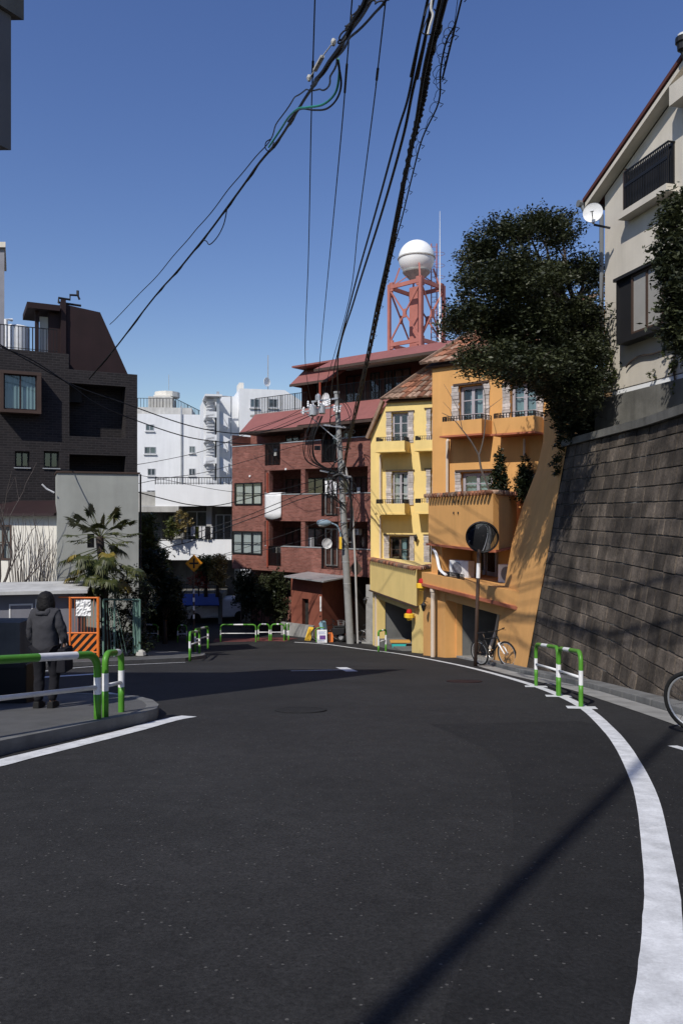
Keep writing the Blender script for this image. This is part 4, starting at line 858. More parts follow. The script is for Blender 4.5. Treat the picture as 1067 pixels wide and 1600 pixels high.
def near_building():
    # overhanging upper storey at the top left corner; its roof casts the wedge of shade on the road
    x = -4.15; y = 9.66; R = thing('corner_building', 'dark grey corner building with overhanging upper storey at the upper left edge', 'building', (-8, 4, gz(4)), 0, BUL, zo=0); R.location = (0,0,0)
    R.location = (-8,4,gz(4)); o = Vector(R.location)
    def bx(mb, a): mb.box(a[0]-o.x, a[1]-o.x, a[2]-o.y, a[3]-o.y, a[4]-o.z, a[5]-o.z)
    def pr(mb, poly, z0, z1): mb.prism([(a-o.x, b-o.y, z0-o.z) for a, b in poly], (0,0,z1-z0))
    up_ = [(x,y),(-10.0,-.4),(-22,-.4),(-22,9.9)]
    m = MB(); pr(m, up_, 4.55, 6.24); m.build('upper_storey', mat('slate_cladding', (.12,.12,.13), var=.15, streak=.1, rough=.6), R)
    m = MB(); pr(m, [(-5.9,7.0),(-10.1,-.5),(-21.9,-.5),(-21.9,8.3)], gz(0)-3, 4.53); m.build('lower_wall', M['grey'], R)
    m = MB(); pr(m, [(x+.12,y+.1),(-10.0,-.6),(-22.1,-.6),(-22.1,10.0)], 6.25, 6.6); m.build('cornice', M['conc_d'], R)
    m = MB(); pr(m, [(x-.02,y-.02),(-7.3,4.9),(-12,5),(-7.4,y+.02)], 6.61, 8.05); m.build('roof', M['conc_d'], R)
    r = thing('grey_house', 'sliver of a grey walled house at the left edge behind the dark brick house', 'building', (-22, 44, gz(44)), 0, BUL, zo=0); o2 = Vector(r.location)
    a = P(7.5,388,44); b = P(5,388,48); m = MB(); m.prism([(-30,0,0),(a.x-o2.x,0,0),(b.x-o2.x,4,0),(-30,4,0)], (0,0,a.z-o2.z)); m.build('wall', M['hoar'], r)
    m = MB(); m.prism([(-30,-.2,a.z-o2.z+.002),(a.x-o2.x+.15,-.2,a.z-o2.z+.002),(b.x-o2.x+.15,4.2,a.z-o2.z+.002),(-30,4.2,a.z-o2.z+.002)], (0,0,.3)); m.build('roof_edge', M['cream'], r)
near_building()
# ------------------------------------------------------------ house above the wall
def hill_house():
    U = Face(944.5, 18.2, 4.0); zb = TOPZ; R = U.root('house', 'cream rendered house standing on top of the dark stone wall', 'building', zb, BUL); u, z = U.u, U.z
    L = 11.; z0 = z(950,612)-.0; e0 = z(944.5,306); sl_ = .41; b = MB()
    b.prism([(0,0,z0),(L,0,z0),(L,0,e0+sl_*L),(0,0,e0)], (0,7,0)); b.build('wall', M['cream'], R)
    b = MB(); b.box(.04, L, .45, 6.9, z0-.32, z0-.005); b.build('gap_shade_block', M['dark'], R)  # solid dark block; shade of the gap is put into its colour
    b = MB(); b.box(-.25, L, -.12, .25, zb+.17, z(937,625)-.0); b.box(-.25, -.05, .25, 6, zb+.17, z(937,625)); b.box(0,L,.25,7,zb,z0-.33); b.build('plinth', M['conc_d'], R)
    MB().box(.3, L, .0, .2, z(937,625)+.002, z(937,625)+.12).build('vent_strip', M['whiteb'], R)
    b = MB(); b.prism([(-.45,-.32,e0-.02),(L,-.32,e0+sl_*(L+.45)-.02),(L,-.32,e0+sl_*(L+.45)+.07),(-.45,-.32,e0+.07)], (0,7.6,0)); o = b.build('roof', mat('dark_red_roof', (.1,.035,.03), var=.2), R)
    b = MB(); b.prism([(-.4,-.28,e0-.14),(L,-.28,e0+sl_*(L+.4)-.14),(L,-.28,e0+sl_*(L+.4)-.03),(-.4,-.28,e0-.03)], (0,.27,0)); b.build('bargeboard', M['cream'], R)
    b = MB(); b.tube([(-.52,-.4,e0-.02),(-.52,7,e0-.02)], .09, 8); b.tube([(-.5,-.3,e0-.08),(-.45,-.25,e0-.25),(-.1,-.06,e0-.3),(-.05,-.06,e0-.45),(-.05,-.06,zb+.2)], .05, 8); b.build('gutter_pipe', M['gut'], R)
    # upper window with grille
    a, c = u(975,-.16), u(1043,-.16); zt, zq = z(975,268,-.16), z(975,333,-.16); D = .16
    b = MB(); b.box(a-.08,c+.1,-D-.12,-.002,zq-.14,zq-.0); b.build('window_ledge', M['cream'], R)
    b = MB(); b.box(a-.06,a-.01,-D,0,zq,zt); b.box(a-.09,a-.062,-.1,0,zq-.1,zt+.1); b.build('shutter_rail', M['brown'], R)
    window(R, a, c, zq+.05, zt, -.04, 2, 0, 'black', 'blackp', .06, None, back=None)  # opaque near-black pane carries the darkness of the unlit interior
    g = MB(); n = 26
    for i in range(n+1): xx = a+(c-a)*i/n; g.bar((xx,-D,zq+.02),(xx,-D,zt),.018)
    for zz in (zq+.05, zt-.02, (zq+zt)/2+.15, zt-.35): g.bar((a,-D,zz),(c,-D,zz),.03)
    for xx in (a, c): g.bar((xx,-D,zt-.02),(xx,0,zt-.02),.03); g.bar((xx,-D,zq+.05),(xx,0,zq+.05),.03)
    g.build('window_grille', M['black'], R)
    # lower bay window
    a, c = u(962,-.3), u(1062,-.3); zt, zq = z(962,441,-.3), z(962,531,-.3); D = .3
    b = MB(); b.box(a-.05,c,-D-.05,0,zt,zt+.07); b.box(a,c,-D,0,zq-.12,zq); b.box(a,a+.05,-D,0,zq,zt); b.box(c-.05,c,-D,0,zq,zt); b.build('bay_frame', M['blackp'], R)
    x1 = u(984,-.3); b = MB(); b.box(a+.05,x1,-D+.05,-D+.09,zq,zt); b.build('shutter_box', M['blackp'], R)
    window(R, x1, c-.05, zq, zt, -D+.02, 2, 0, 'brown', 'frost', .05, None, back=None)
    # third window near the top right, under the verge
    a, c = u(1048,-.3), u(1100,-.3); zt = z(1048,155,-.3)
    b = MB(); b.box(a,c,-.35,0,zt-.15,zt+.25); b.build('balcony_soffit', M['cream'], R)
    # back balcony with railing beyond the corner
    p0 = P(925,398,22); b = MB(); rr = [(-.1,2.2,z(925,398,2)),( -.6,2.2,z(925,398,2)),(-.6,5,z(925,398,2))]
    railing(R, rr, 1.2, .1, .01, 'black', 'balcony_railing', .02); MB().prism([(-.1,2.1,rr[0][2]),(-.65,2.1,rr[0][2]),(-.65,5,rr[0][2]),(-.1,5,rr[0][2])],(0,0,-.1)).build('balcony_floor', M['brown'], R)
    p = P(927,351,17.6); d_ = dish('satellite_dish', 'large white satellite dish beside the cream house eaves', p, -25, .22); MB().bar((0,0,0),(.35,.1,-.1),.04).build('wall_arm', M['black'], d_)
    # floodlight at the top right
    p = P(1062,110,15); t = thing('floodlight', 'black floodlight bracket above the roof verge at the right edge', 'lamp', p+Vector((.15,0,-.1))); ZO[t.name] = 0
    MB().tube([(0,0,0),(-.05,0,.3),(-.12,0,.48)],.035,8).build('arm', M['black'], t); MB().lathe([(.05,.46),(.1,.5),(.11,.62),(.14,.64),(.14,.74)],(-.1,0,0),12).box(-.1,.5,-.1,.1,.6,.72).build('lamp_head', M['black'], t); MB().lathe([(.09,.745),(.1,.8),(.05,.83)],(-.1,0,0),12).build('lens', M['wht'], t)
    return U, R
HU, HR = hill_house()
# ------------------------------------------------------------ vegetation
def leaf_mesh(name, blobs, n, size, m, parent, seed=1, off=(0,0,0), clump=.35, aspect=2.2, shell=.55, droop=.0, flat=.5):
    r = np.random.default_rng(seed); off = np.array(off); B = np.array([(b[0],b[1],b[2]) for b in blobs], float)-off; Rr = np.array([b[3:6] if len(b) >= 6 else (b[3],)*3 for b in blobs], float)
    w = np.prod(Rr, axis=1)**(2/3); w /= w.sum(); nc = max(1, n//14)
    k = r.choice(len(B), nc, p=w); d = r.normal(size=(nc,3)); d /= np.linalg.norm(d, axis=1)[:,None]; rad = (shell+(1-shell)*r.random(nc))*(1+.18*r.normal(size=nc))
    cc = B[k]+d*Rr[k]*rad[:,None]; sprig = d*.6+r.normal(size=(nc,3))*.5; sprig[:,2] += .1-droop; sprig /= np.linalg.norm(sprig, axis=1)[:,None]
    kk = np.repeat(np.arange(nc), 14); N_ = len(kk); t = r.random(N_)[:,None]
    c = cc[kk]+sprig[kk]*t*clump+r.normal(size=(N_,3))*clump*.16
    a = sprig[kk]*.5+r.normal(size=(N_,3))*.7; a /= np.linalg.norm(a, axis=1)[:,None]; a[:,2] *= flat; a /= np.linalg.norm(a, axis=1)[:,None]; b = r.normal(size=(N_,3)); b[:,2] *= flat; b -= a*(a*b).sum(1)[:,None]; b /= np.linalg.norm(b, axis=1)[:,None]
    s = size*(.6+.8*r.random(N_))[:,None]; V = np.stack([c-a*s, c-b*s/aspect, c+a*s, c+b*s/aspect], 1).reshape(-1,3)
    me = bpy.data.meshes.new(name); me.vertices.add(len(V)); me.vertices.foreach_set('co', V.ravel().astype(np.float32))
    me.loops.add(4*N_); me.loops.foreach_set('vertex_index', np.arange(4*N_, dtype=np.int32)); me.polygons.add(N_); me.polygons.foreach_set('loop_start', np.arange(0,4*N_,4,dtype=np.int32))
    me.polygons.foreach_set('loop_total', np.full(N_,4,dtype=np.int32)); me.materials.append(m); me.update(); me.validate()
    o = bpy.data.objects.new(name, me); COL.objects.link(o); o.parent = parent; return o
def branches(mb, base, tips, r0, rnd, seg=5, jit=.12):
    for tp in tips:
        a = Vector(base); b = Vector(tp); pts = [a.lerp(b, i/seg)+Vector((rnd.uniform(-1,1),rnd.uniform(-1,1),rnd.uniform(-.5,.8)))*jit*(b-a).length*(.3 if 0 < i < seg else 0) for i in range(seg+1)]
        mb.tube(pts, [r0*(1-.8*i/seg) for i in range(seg+1)], 7)
def tree(name, lab, catg, base, blobs, n, size, m, r0=.14, seed=1, grp='street greenery', **kw):
    t = thing(name, lab, catg, base, 0, grp); ZO[t.name] = 0; bl = [(b[0]-base[0],b[1]-base[1],b[2]-base[2],*b[3:]) for b in blobs]; rnd = random.Random(seed)
    mb = MB(); mid = Vector((0,0,min(b[2] for b in bl)*.5+.1)) if len(bl) < 40 else Vector((-.9,-.8,3.2)); mb.tube([(0,0,-.2),mid*.5,mid],[r0*1.2,r0,r0*.85],8); branches(mb, mid, [b[:3] for b in (bl if len(bl) < 40 else bl[::5])], r0*(.6 if len(bl) < 40 else .3), rnd); mb.build('trunk', M['bark'], t, smooth=True)
    leaf_mesh('crown', bl, n, size, m, t, seed, **kw); return t
def pb(px, py, Y, r, ry=None): p = P(px,py,Y); R = r/F*Y; return (p.x,p.y,p.z,R,ry or R,R)
BT = [(755,400,21.2,38),(790,365,21,34),(830,352,21.5,30),(868,372,22,30),(880,345,22,14),(740,440,20.5,22),(800,430,21,48),(850,430,22,44),(905,425,22,32),(735,495,20.5,34),(712,510,20.5,16),(780,505,20.3,48),(845,500,21,50),(900,490,21.5,40),(925,450,22,16),
      (752,562,20.3,32),(800,560,20.3,40),(855,565,20.5,48),(900,560,20.3,42),(930,545,20.5,20),(905,600,20,36),(925,590,20.2,24),(868,595,20.2,24),(878,605,21,30),(858,600,21.2,26),(905,645,20.8,26),(885,640,21.3,20),(890,615,20,26),(845,585,20,26),(915,625,20,24),(800,585,20,20),(935,520,20.8,14),(715,460,20.6,10)]  # low clumps at the lower right are added to shade the buttress
rb = random.Random(14); tb = []
for b in BT:
    for dY in ((-4.7, -3.1, -.9) if 780 < b[0] < 890 and 380 < b[1] < 580 else (-3.1, -.9)):  # extra sunward foliage layer added so the crown shades the buttress
        for _ in range(6 if b[1] > 480 else 5):
            if rb.random() < .1: continue
            a_ = rb.uniform(0,6.28); rr = b[3]*rb.uniform(.2,.62); tb.append(pb(b[0]+math.cos(a_)*rr, b[1]+math.sin(a_)*rr*.85, b[2]+dY+rb.uniform(-.6,.6), b[3]*rb.uniform(.38,.66)))
tb = [(x,y,z,r1*1.2,r2*1.2,r3*.36) for x,y,z,r1,r2,r3 in tb]
bt = tree('evergreen_tree', 'large dense evergreen tree leaning over the orange building from the top of the wall', 'tree', (6.75,20.2,TOPZ), tb, 150000, .045, M['leaf'], .26, 4, None, clump=.36, shell=.25, flat=.35)
tree('leafy_shrub', 'dark shrub in shade at the foot of the big tree on top of the wall', 'shrub', (5.9,19.4,1.7), [pb(895,655,19.6,26),pb(915,640,19.6,24),pb(890,700,19,18,.3),pb(878,730,18.9,12,.2),pb(876,635,18.3,18,.4),pb(888,665,18.2,16,.3),pb(920,665,19,16)], 9000, .05, M['leafd'], .04, 5, 'shrubs', clump=.2)  # nearer clumps are added to hide and shade the orange wall top
tree('ivy_tree', 'leafy tree entering from the right edge in front of the cream house', 'tree', (6.9,13.3,TOPZ), [pb(1075,330,13.6,34),pb(1060,380,13.6,36),pb(1085,440,13.4,52),pb(1065,420,13.5,34),pb(1060,490,13.6,28),pb(1085,520,13.6,36),pb(1064,540,13.6,16),pb(1050,345,13.6,14)], 17000, .05, M['leaf'], .12, 6, None, clump=.26, shell=.35)
# creeper on the corner of the house
t = thing('creeper', 'thin creeper climbing the corner drainpipe of the cream house', 'plant', HU.w(HU.u(946),-.1,TOPZ), 0, 'creepers on the cream house'); ZO[t.name] = 0
bl = []
for px, py in ((947,520),(950,545),(953,570),(949,600),(955,585),(948,560),(957,600)): q = HU.w(HU.u(px,-.1),-.12,HU.z(px,py,-.1))-t.location; bl.append((*q,.09,.09,.16))
leaf_mesh('leaves', bl, 900, .035, M['leafy'], t, 3, clump=.1); MB().tube([(0,0,0),(.02,0,1.5),(-.03,0,2.6),(.03,0,4)], .012, 5).build('stem', M['bark'], t)
t = thing('creeper', 'woody creeper crossing the cream wall below the bay window', 'plant', HU.w(HU.u(1060),-.1,TOPZ), 0, 'creepers on the cream house'); ZO[t.name] = 0
pts = [HU.w(HU.u(px,-.05),-.06,HU.z(px,py,-.05))-t.location for px, py in ((1058,610),(1052,575),(1056,545),(1040,546),(1020,553),(1000,556),(985,565),(978,574))]
MB().tube(cat(pts,4), .02, 5).build('stem', M['bark'], t); leaf_mesh('leaves', [(*(pts[i]),.08,.08,.12) for i in (0,1,2,3)]+[(*(HU.w(HU.u(1018,-.1),-.1,HU.z(1018,590,-.1))-t.location),.05,.05,.16)], 700, .03, M['leafy'], t, 8, clump=.08)
# terrace plants on the orange building
def cone_shrub(px, yt, yb, w, Y, lab, m, seed):
    zb = (800-yb)/F*Y; base = P(px, yb, Y); n = 9; bl = []
    for i in range(n): f = i/(n-1); py = yb+(yt-yb)*(.06+.9*f); bl.append(pb(px, py, Y, w*(1.02-.75*f**1.6)))
    tree('cypress', lab, 'shrub', tuple(base), bl, 6500, .04, m, .05, seed, 'shrubs on the orange terrace', clump=.13, shell=.5)
cone_shrub(780, 700, 776, 12, 24.6, 'narrow dark cypress on the orange terrace', M['leafd'], 21)
cone_shrub(820, 714, 774, 15, 25.0, 'broad dark cypress at the shaded end of the orange terrace', M['leafd'], 22)
# bare sapling on the terrace
t = thing('bare_sapling', 'leafless young tree on the orange terrace', 'tree', P(752,775,24.6), 0, 'bare trees'); ZO[t.name] = 0; o = Vector(t.location)
def q(px, py, Y=24.6): return P(px,py,Y)-o
m = MB(); m.tube(cat([q(766,775),q(760,755),q(752,735),q(748,712)],3), .035, 6); m.tube(cat([q(748,712),q(736,690),q(722,672),q(708,655),(q(690,645))],3), [.03-.0018*i for i in range(13)], 6); m.tube(cat([q(748,712),q(755,685),q(758,650),q(757,615),(q(750,590))],3), [.026-.0016*i for i in range(13)], 6)
m.tube([q(722,672),q(716,640),q(705,620),q(693,600)], [.014,.01,.008,.004], 5); m.tube([q(757,642),q(768,634),(q(784,622))], [.012,.009,.004], 5); m.tube([q(708,655),q(703,640),q(692,628)], [.01,.007,.004], 5); m.build('branches', M['twig'], t)
# palm
def palm():
    base = Vector((P(165,0,25.2).x,25.2,gz(25.2)+.08)); t = thing('windmill_palm', 'windmill palm with ragged fan leaves in front of the grey wall', 'palm tree', base, 0); ZO[t.name] = 0; Y = base.y; o = Vector(base); rnd = random.Random(8)
    def q(px, py, dy=0): return P(px,py,Y+dy)-o
    m = MB(); pts = [q(167,1018),q(164,960),q(163,900),q(158,860),q(156,838)]; m.tube(cat(pts,4), .13, 9); m.build('trunk', M['bark'], t, smooth=True)
    tipc = q(157,840)
    def fan(c, d, R, m_, droop=.15):
        d = Vector(d).normalized(); u = Vector((0,0,1)) if abs(d.z) < .8 else Vector((1,0,0)); s = d.cross(u).normalized(); n = s.cross(d).normalized(); mb = m_
        k = 22
        for i in range(k):
            a = -1.95+3.9*i/(k-1)+rnd.uniform(-.04,.04); dd = d*math.cos(a)+s*math.sin(a); L = R*rnd.uniform(.82,1.05)*(1-.15*abs(a)/1.95); w = dd.cross(n)*.032
            mid = c+dd*L*.6; tip = c+dd*L-Vector((0,0,1))*L*rnd.uniform(droop*.5,droop*1.6)
            mb.add([c, mid-w+n*.006, mid+w+n*.006, tip], [(0,1,2),(1,3,2)])
    fans = [((127,812),-.6,1),((140,805),.1,0),((160,815),-.4,0),((178,808),.5,0),((190,818),-.2,0),((120,845),.3,0),((198,838),-.3,0),((145,830),-.8,0),((175,835),.6,0),((185,850),-.2,0)]
    low = [((118,868),0),((135,870),-.5),((190,860),.3),((170,872),-.8),((150,888),-.6),((185,890),.2),((128,890),.2),((200,885),-.2),((160,905),-.9),((178,915),-.4),((140,905),-.3),((150,925),-.4),((190,905),.2),((165,880),-.7),((142,876),-.7)]
    A = MB(); B = MB(); st = MB()
    for _r in (0,1): fans += [((x+rnd.uniform(-12,12),y+rnd.uniform(-8,10)),d+rnd.uniform(-.3,.3),0) for (x,y),d,_ in fans[:8]]
    for _r in (0,1): low += [((x+rnd.uniform(-16,14),y+rnd.uniform(-8,14)),d+rnd.uniform(-.3,.3)) for (x,y),d in low[:15]]
    for i, ((px,py), dy, _) in enumerate(fans):
        h = q(px,py,dy); st.tube([tipc, tipc.lerp(h,.5)+Vector((0,0,.08)), h], .01, 5); fan(h, h-tipc+Vector((0,0,.1)), .42, A)
    for i, ((px,py), dy) in enumerate(low):
        h = q(px,py,dy); c0 = q(160,py-14); st.tube([c0, h], .012, 5); fan(h, h-c0-Vector((0,0,.15)), .4, B if i % 6 == 0 else A, .4)
    st.build('leaf_stalks', M['leafy'], t); A.build('fan_leaves', M['palm'], t); B.build('old_fan_leaves', M['palmy'], t)
palm()
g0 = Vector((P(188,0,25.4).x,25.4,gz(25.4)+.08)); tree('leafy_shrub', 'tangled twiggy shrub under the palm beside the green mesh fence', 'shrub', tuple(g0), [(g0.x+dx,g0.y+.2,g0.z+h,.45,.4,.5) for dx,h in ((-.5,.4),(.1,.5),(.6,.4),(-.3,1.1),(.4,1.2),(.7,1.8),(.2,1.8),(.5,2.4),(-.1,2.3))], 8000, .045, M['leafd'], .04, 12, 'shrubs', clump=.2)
# bare tree at the left edge, in front of the cream wall
def bare_tree():
    base = Vector((P(-12,0,26).x,26,gz(26))); t = thing('bare_tree', 'leafless tree with upright twigs at the left edge before the cream wall', 'tree', base, 0, 'bare trees'); ZO[t.name] = 0; o = Vector(base); rnd = random.Random(31); m = MB(); Y = base.y
    def grow(p, d, L, r, dep):
        pts = [p]; dd = Vector(d)
        for i in range(4): dd = (dd+Vector((rnd.uniform(-.12,.12),rnd.uniform(-.12,.12),.09))).normalized(); pts.append(pts[-1]+dd*L/4)
        m.tube(pts, [r*(1-.12*i) for i in range(5)], 5 if dep < 2 else 4)
        if dep < 4:
            for k in range(3 if dep < 3 else 2):
                a = rnd.uniform(0,6.28); f = rnd.choice(pts[2:]); grow(f, (dd+Vector((math.cos(a),.5*math.sin(a),.25))*rnd.uniform(.35,.75)).normalized(), L*rnd.uniform(.6,.85), r*.52, dep+1)
    grow(Vector((0,0,0)), (.08,0,1), 2.0, .11, 0); grow(Vector((.1,0,1.9)), (.45,0,.9), 1.9, .06, 1); grow(Vector((.1,0,1.5)), (.8,.1,.6), 1.6, .05, 1); grow(Vector((.1,.1,1.7)), (.2,0,1), 2.2, .05, 1)
    m.build('branches', M['twig'], t)
bare_tree()
p = G(118,1012); t = thing('bare_bush', 'leafless bush of thin upright stems against the cream wall', 'shrub', (P(40,915,27.6).x,27.6,P(0,912,27.6).z), 0, 'bare trees'); ZO[t.name] = 0; m = MB(); rnd = random.Random(5)
for i in range(34):
    x = rnd.uniform(-.6,1.0); l = rnd.uniform(1.2,2.6); dx = rnd.uniform(-.35,.45); m.tube([(x*.5,rnd.uniform(-.2,.2),-2),(x,0,l*.3),(x+dx*.5,.05,l*.7),(x+dx,0,l)], [.016,.013,.009,.004], 4)
m.build('stems', M['twig'], t)
# background greenery between the houses
for i, (px, py, Y, r, lab, mm, n) in enumerate(((230,850,40,30,'layered green conifer left of the white balcony house','leafy',11000),(226,910,35.2,26,'dark garden tree beside the green mesh fence','leafd',12000),(258,915,37,20,'bushy garden tree under the white balcony','leaf',11000),(340,895,43.2,14,'yellowish bush at the right end of the garage terrace','dry',2600),(322,892,43.4,11,'round variegated bush on the garage terrace','leafy',3000))):
    b = G(px,1004); b = Vector((P(px,900,Y).x,Y,gz(Y))) if i < 3 else P(px,927,Y); rnd = random.Random(i); bl = [pb(px+rnd.uniform(-r*.8,r*.8), py+rnd.uniform(-r,r)*1.3, Y+rnd.uniform(-.5,.5), r*rnd.uniform(.35,.55)) for _ in range(7)]
    tree('garden_tree', lab, 'tree', tuple(b), bl, n, .08, M[mm], .1, 40+i, 'garden trees', clump=.35)
for i, (px, py, lab) in enumerate(((285,815,'dry bamboo on the white house balcony behind the railing'),(268,826,'green pot plant at the left end of the laundry balcony'))):
    bl = [pb(px+d, py+e, 45.6, 6) for d, e in ((-5,5),(4,-6),(0,10),(8,4),(-2,-10))]; tree('balcony_plant', lab, 'plant', (P(px,845,45.6).x,45.6,P(0,845,45.6).z), bl, 1500, .06, M['dry' if i == 0 else 'leafy'], .03, 60+i, 'balcony plants', clump=.2)
bl = [pb(px, py, 43.2, 8) for px, py in ((304,907),(312,903),(318,910))]; tree('balcony_plant', 'reddish pot plant on the garage terrace', 'plant', (P(311,926,43.2).x,43.2,P(0,926,43.2).z), bl, 900, .06, leafmat('red_leaf', (.12,.02,.01), (.3,.06,.03)), .03, 66, 'balcony plants', clump=.2)
# dark hedges: before the brick building and in the shaded garden
def hedge(lab, x0, x1, y0, y1, Y, m, n, seed, name='hedge'):
    a, b = P(x0,y1,Y), P(x1,y0,Y); cx, cz = (a.x+b.x)/2, (a.z+b.z)/2; t = thing(name, lab, 'hedge', (cx,Y,a.z), 0, 'hedges'); ZO[t.name] = 0; r = np.random.default_rng(seed); bl = []
    hw = (b.x-a.x)/2; H = b.z-a.z
    for i in range(26): bl.append((r.uniform(-hw*.8,hw*.8), r.uniform(-.3,.3), r.uniform(.1,.88)*H, .45,.45,.45))
    leaf_mesh('leaves', bl, n, .07, m, t, seed, clump=.28, shell=.5); mb = MB()
    for i in range(5): x = -hw*.8+hw*1.6*i/4; mb.tube([(x,0,-.2),(x+.1,0,H*.5),(x,0,H*.75)], .05, 6)
    mb.build('stems', M['bark'], t)
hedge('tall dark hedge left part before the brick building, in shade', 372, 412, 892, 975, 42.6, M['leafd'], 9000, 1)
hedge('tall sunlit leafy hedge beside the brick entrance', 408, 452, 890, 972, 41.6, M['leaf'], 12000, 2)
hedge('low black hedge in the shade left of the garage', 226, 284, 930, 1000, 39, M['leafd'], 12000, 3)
# ------------------------------------------------------------ utility poles, lamp, transformers
PY = 37.0; pb0 = G(548,1005.5)
def utility_pole():
    t = thing('utility_pole', 'leaning concrete utility pole crowded with cables before the brick building', 'utility pole', pb0, 0, 'utility poles'); ZO[t.name] = 0; o = Vector(pb0)
    def q(px, py, dy=0): return P(px, py, pb0.y+dy)-o
    m = MB(); a, b = Vector((0,0,-.3)), q(526,615); m.tube([a, a.lerp(b,.5), b], [.19,.16,.12], 16); m.lathe([(.15,0),(.15,.1)], b, 12); m.build('shaft', M['pole'], t, smooth=False)
    m = MB(); m.tube([q(559,1005,-.1), q(555,880,-.2), q(551,800,-.2), q(541,735,-.2), q(536,720,-.1)], .05, 8); m.build('cable_conduit', M['pvc'], t)
    m = MB()
    for py in (905,872,845,812,780,760): p = a.lerp(b, (1005-py)/390.); m.lathe([(.185,0),(.185,.05)], p, 12)
    for i in range(12): p = a.lerp(b, .42+i*.045); m.bar(p+Vector((-.32 if i % 2 else .1,0,0)), p+Vector((-.1 if i % 2 else .32,0,0)), .025)
    m.build('steel_bands', M['alu'], t)
    m = MB()
    for (x0,y0,x1,y1) in ((470,644,534,634),(486,628,530,622),(500,735,548,745),(505,664,540,668)): m.bar(q(x0,y0,-.3), q(x1,y1,-.1), .08)
    m.bar(q(472,640,-.2), q(530,690,-.1), .04); m.build('crossarm', M['alu'], t)
    m = MB(); rnd = random.Random(2)
    for i in range(14):
        p = q(472+i*4.4+rnd.uniform(-2,2), 634+rnd.uniform(-8,10), -.4+rnd.uniform(-.3,.3)); m.lathe([(.02,-.16),(.06,-.1),(.035,-.04),(.06,.02),(.035,.06),(.055,.1),(.02,.16)], p, 8)
    m.build('insulator', M['wht'], t)
    for (px,py,r,h) in ((489,642,.19,.5),(503,640,.16,.42),(497,622,.13,.3)): MB().lathe([(r*.7,-h/2),(r,-h/2+.04),(r,h/2-.04),(r*.8,h/2),(.04,h/2+.06)], q(px,py,-.5), 14).build('transformer', M['alu'], t)
    m = MB(); m.box(*[c for ax in zip(q(496,700,-.2)-Vector((.15,.1,.1)), q(496,700,-.2)+Vector((.15,.1,.1))) for c in ax]); m.build('junction_box', M['blackp'], t)
    # loose cable loops round the shaft
    m = MB()
    for i in range(26):
        f0 = rnd.uniform(.45,.93); f1 = min(.98, max(.4, f0+rnd.uniform(-.22,.22))); p0 = a.lerp(b,f0); p1 = a.lerp(b,f1); s = rnd.choice((-1,-1,1))*rnd.uniform(.2,.8)
        m.tube(cat([p0+Vector((-.1,-.2,0)), p0.lerp(p1,.35)+Vector((s,-.3,-.1)), p0.lerp(p1,.7)+Vector((s*.8,-.3,0)), p1+Vector((.1,-.2,0))],5), rnd.uniform(.012,.024), 5)
    for i in range(9):
        x = 500+rnd.uniform(-12,10); m.tube(cat([q(x,650,-.5), q(x-12+rnd.uniform(-4,4),690,-.6), q(x-8,722,-.5), q(532,740,-.3)],6), .018, 5)
    m.tube(cat([q(520,745,-.3),q(533,742,-.3),q(545,760,-.3),q(549,800,-.3),q(546,840,-.3)],5), .06, 6)
    m.build('cable_loops', M['wire'], t)
    # street lamp on its own bracket
    l = thing('street_lamp', 'blue grey street lamp on a curved arm fixed to the utility pole', 'street lamp', Vector(q(535,868,-.2)+o)); ZO[l.name] = 0; o2 = Vector(l.location)
    def q2(px, py, dy=-.3): return P(px,py,pb0.y+dy)-o2
    m = MB(); m.tube(cat([q2(533,858),q2(532,836),q2(527,822),q2(516,817)],5), .04, 8); m.bar(q2(533,858), q2(544,858,0), .05); m.build('arm', M['lampb'], l)
    c = q2(506,817); MB().lathe([(.03,-.34),(.12,-.3),(.17,-.1),(.16,.15),(.09,.32),(.05,.36)], c, 12, 'x').build('lamp_head', M['lampb'], l, smooth=True); MB().lathe([(.02,-.22),(.1,-.18),(.12,0),(.1,.14),(.02,.18)], c+Vector((-.05,0,-.09)), 12, 'x').build('lamp_glass', M['offw'], l)
    q3 = q2(532,848,-.35); MB().box(q3.x-.06,q3.x+.06,q3.y-.05,q3.y+.05,q3.z-.3,q3.z+.28).build('control_box', M['yel'], l)
utility_pole()
def rear_pole(x, y, h, lab, r=.12, arms=True):
    t = thing('utility_pole', lab, 'utility pole', (x,y,gz(y)), 0, 'utility poles'); ZO[t.name] = 0
    MB().tube([(0,0,-.3),(0,0,h*.5),(0,0,h)], [r,r*.85,r*.7], 14).build('shaft', M['pole'], t)
    if arms: MB().bar((-1.1,0,h-.4),(1.1,0,h-.4),.08).bar((-.9,0,h-1.4),(.9,0,h-1.4),.08).build('crossarm', M['alu'], t)
rear_pole(-2.97, -3.0, 12.5, 'slim pole behind the viewpoint on the left pavement', .066, False); rear_pole(2.7, -8.5, 11.5, 'concrete utility pole behind the viewpoint by the wall', .16)
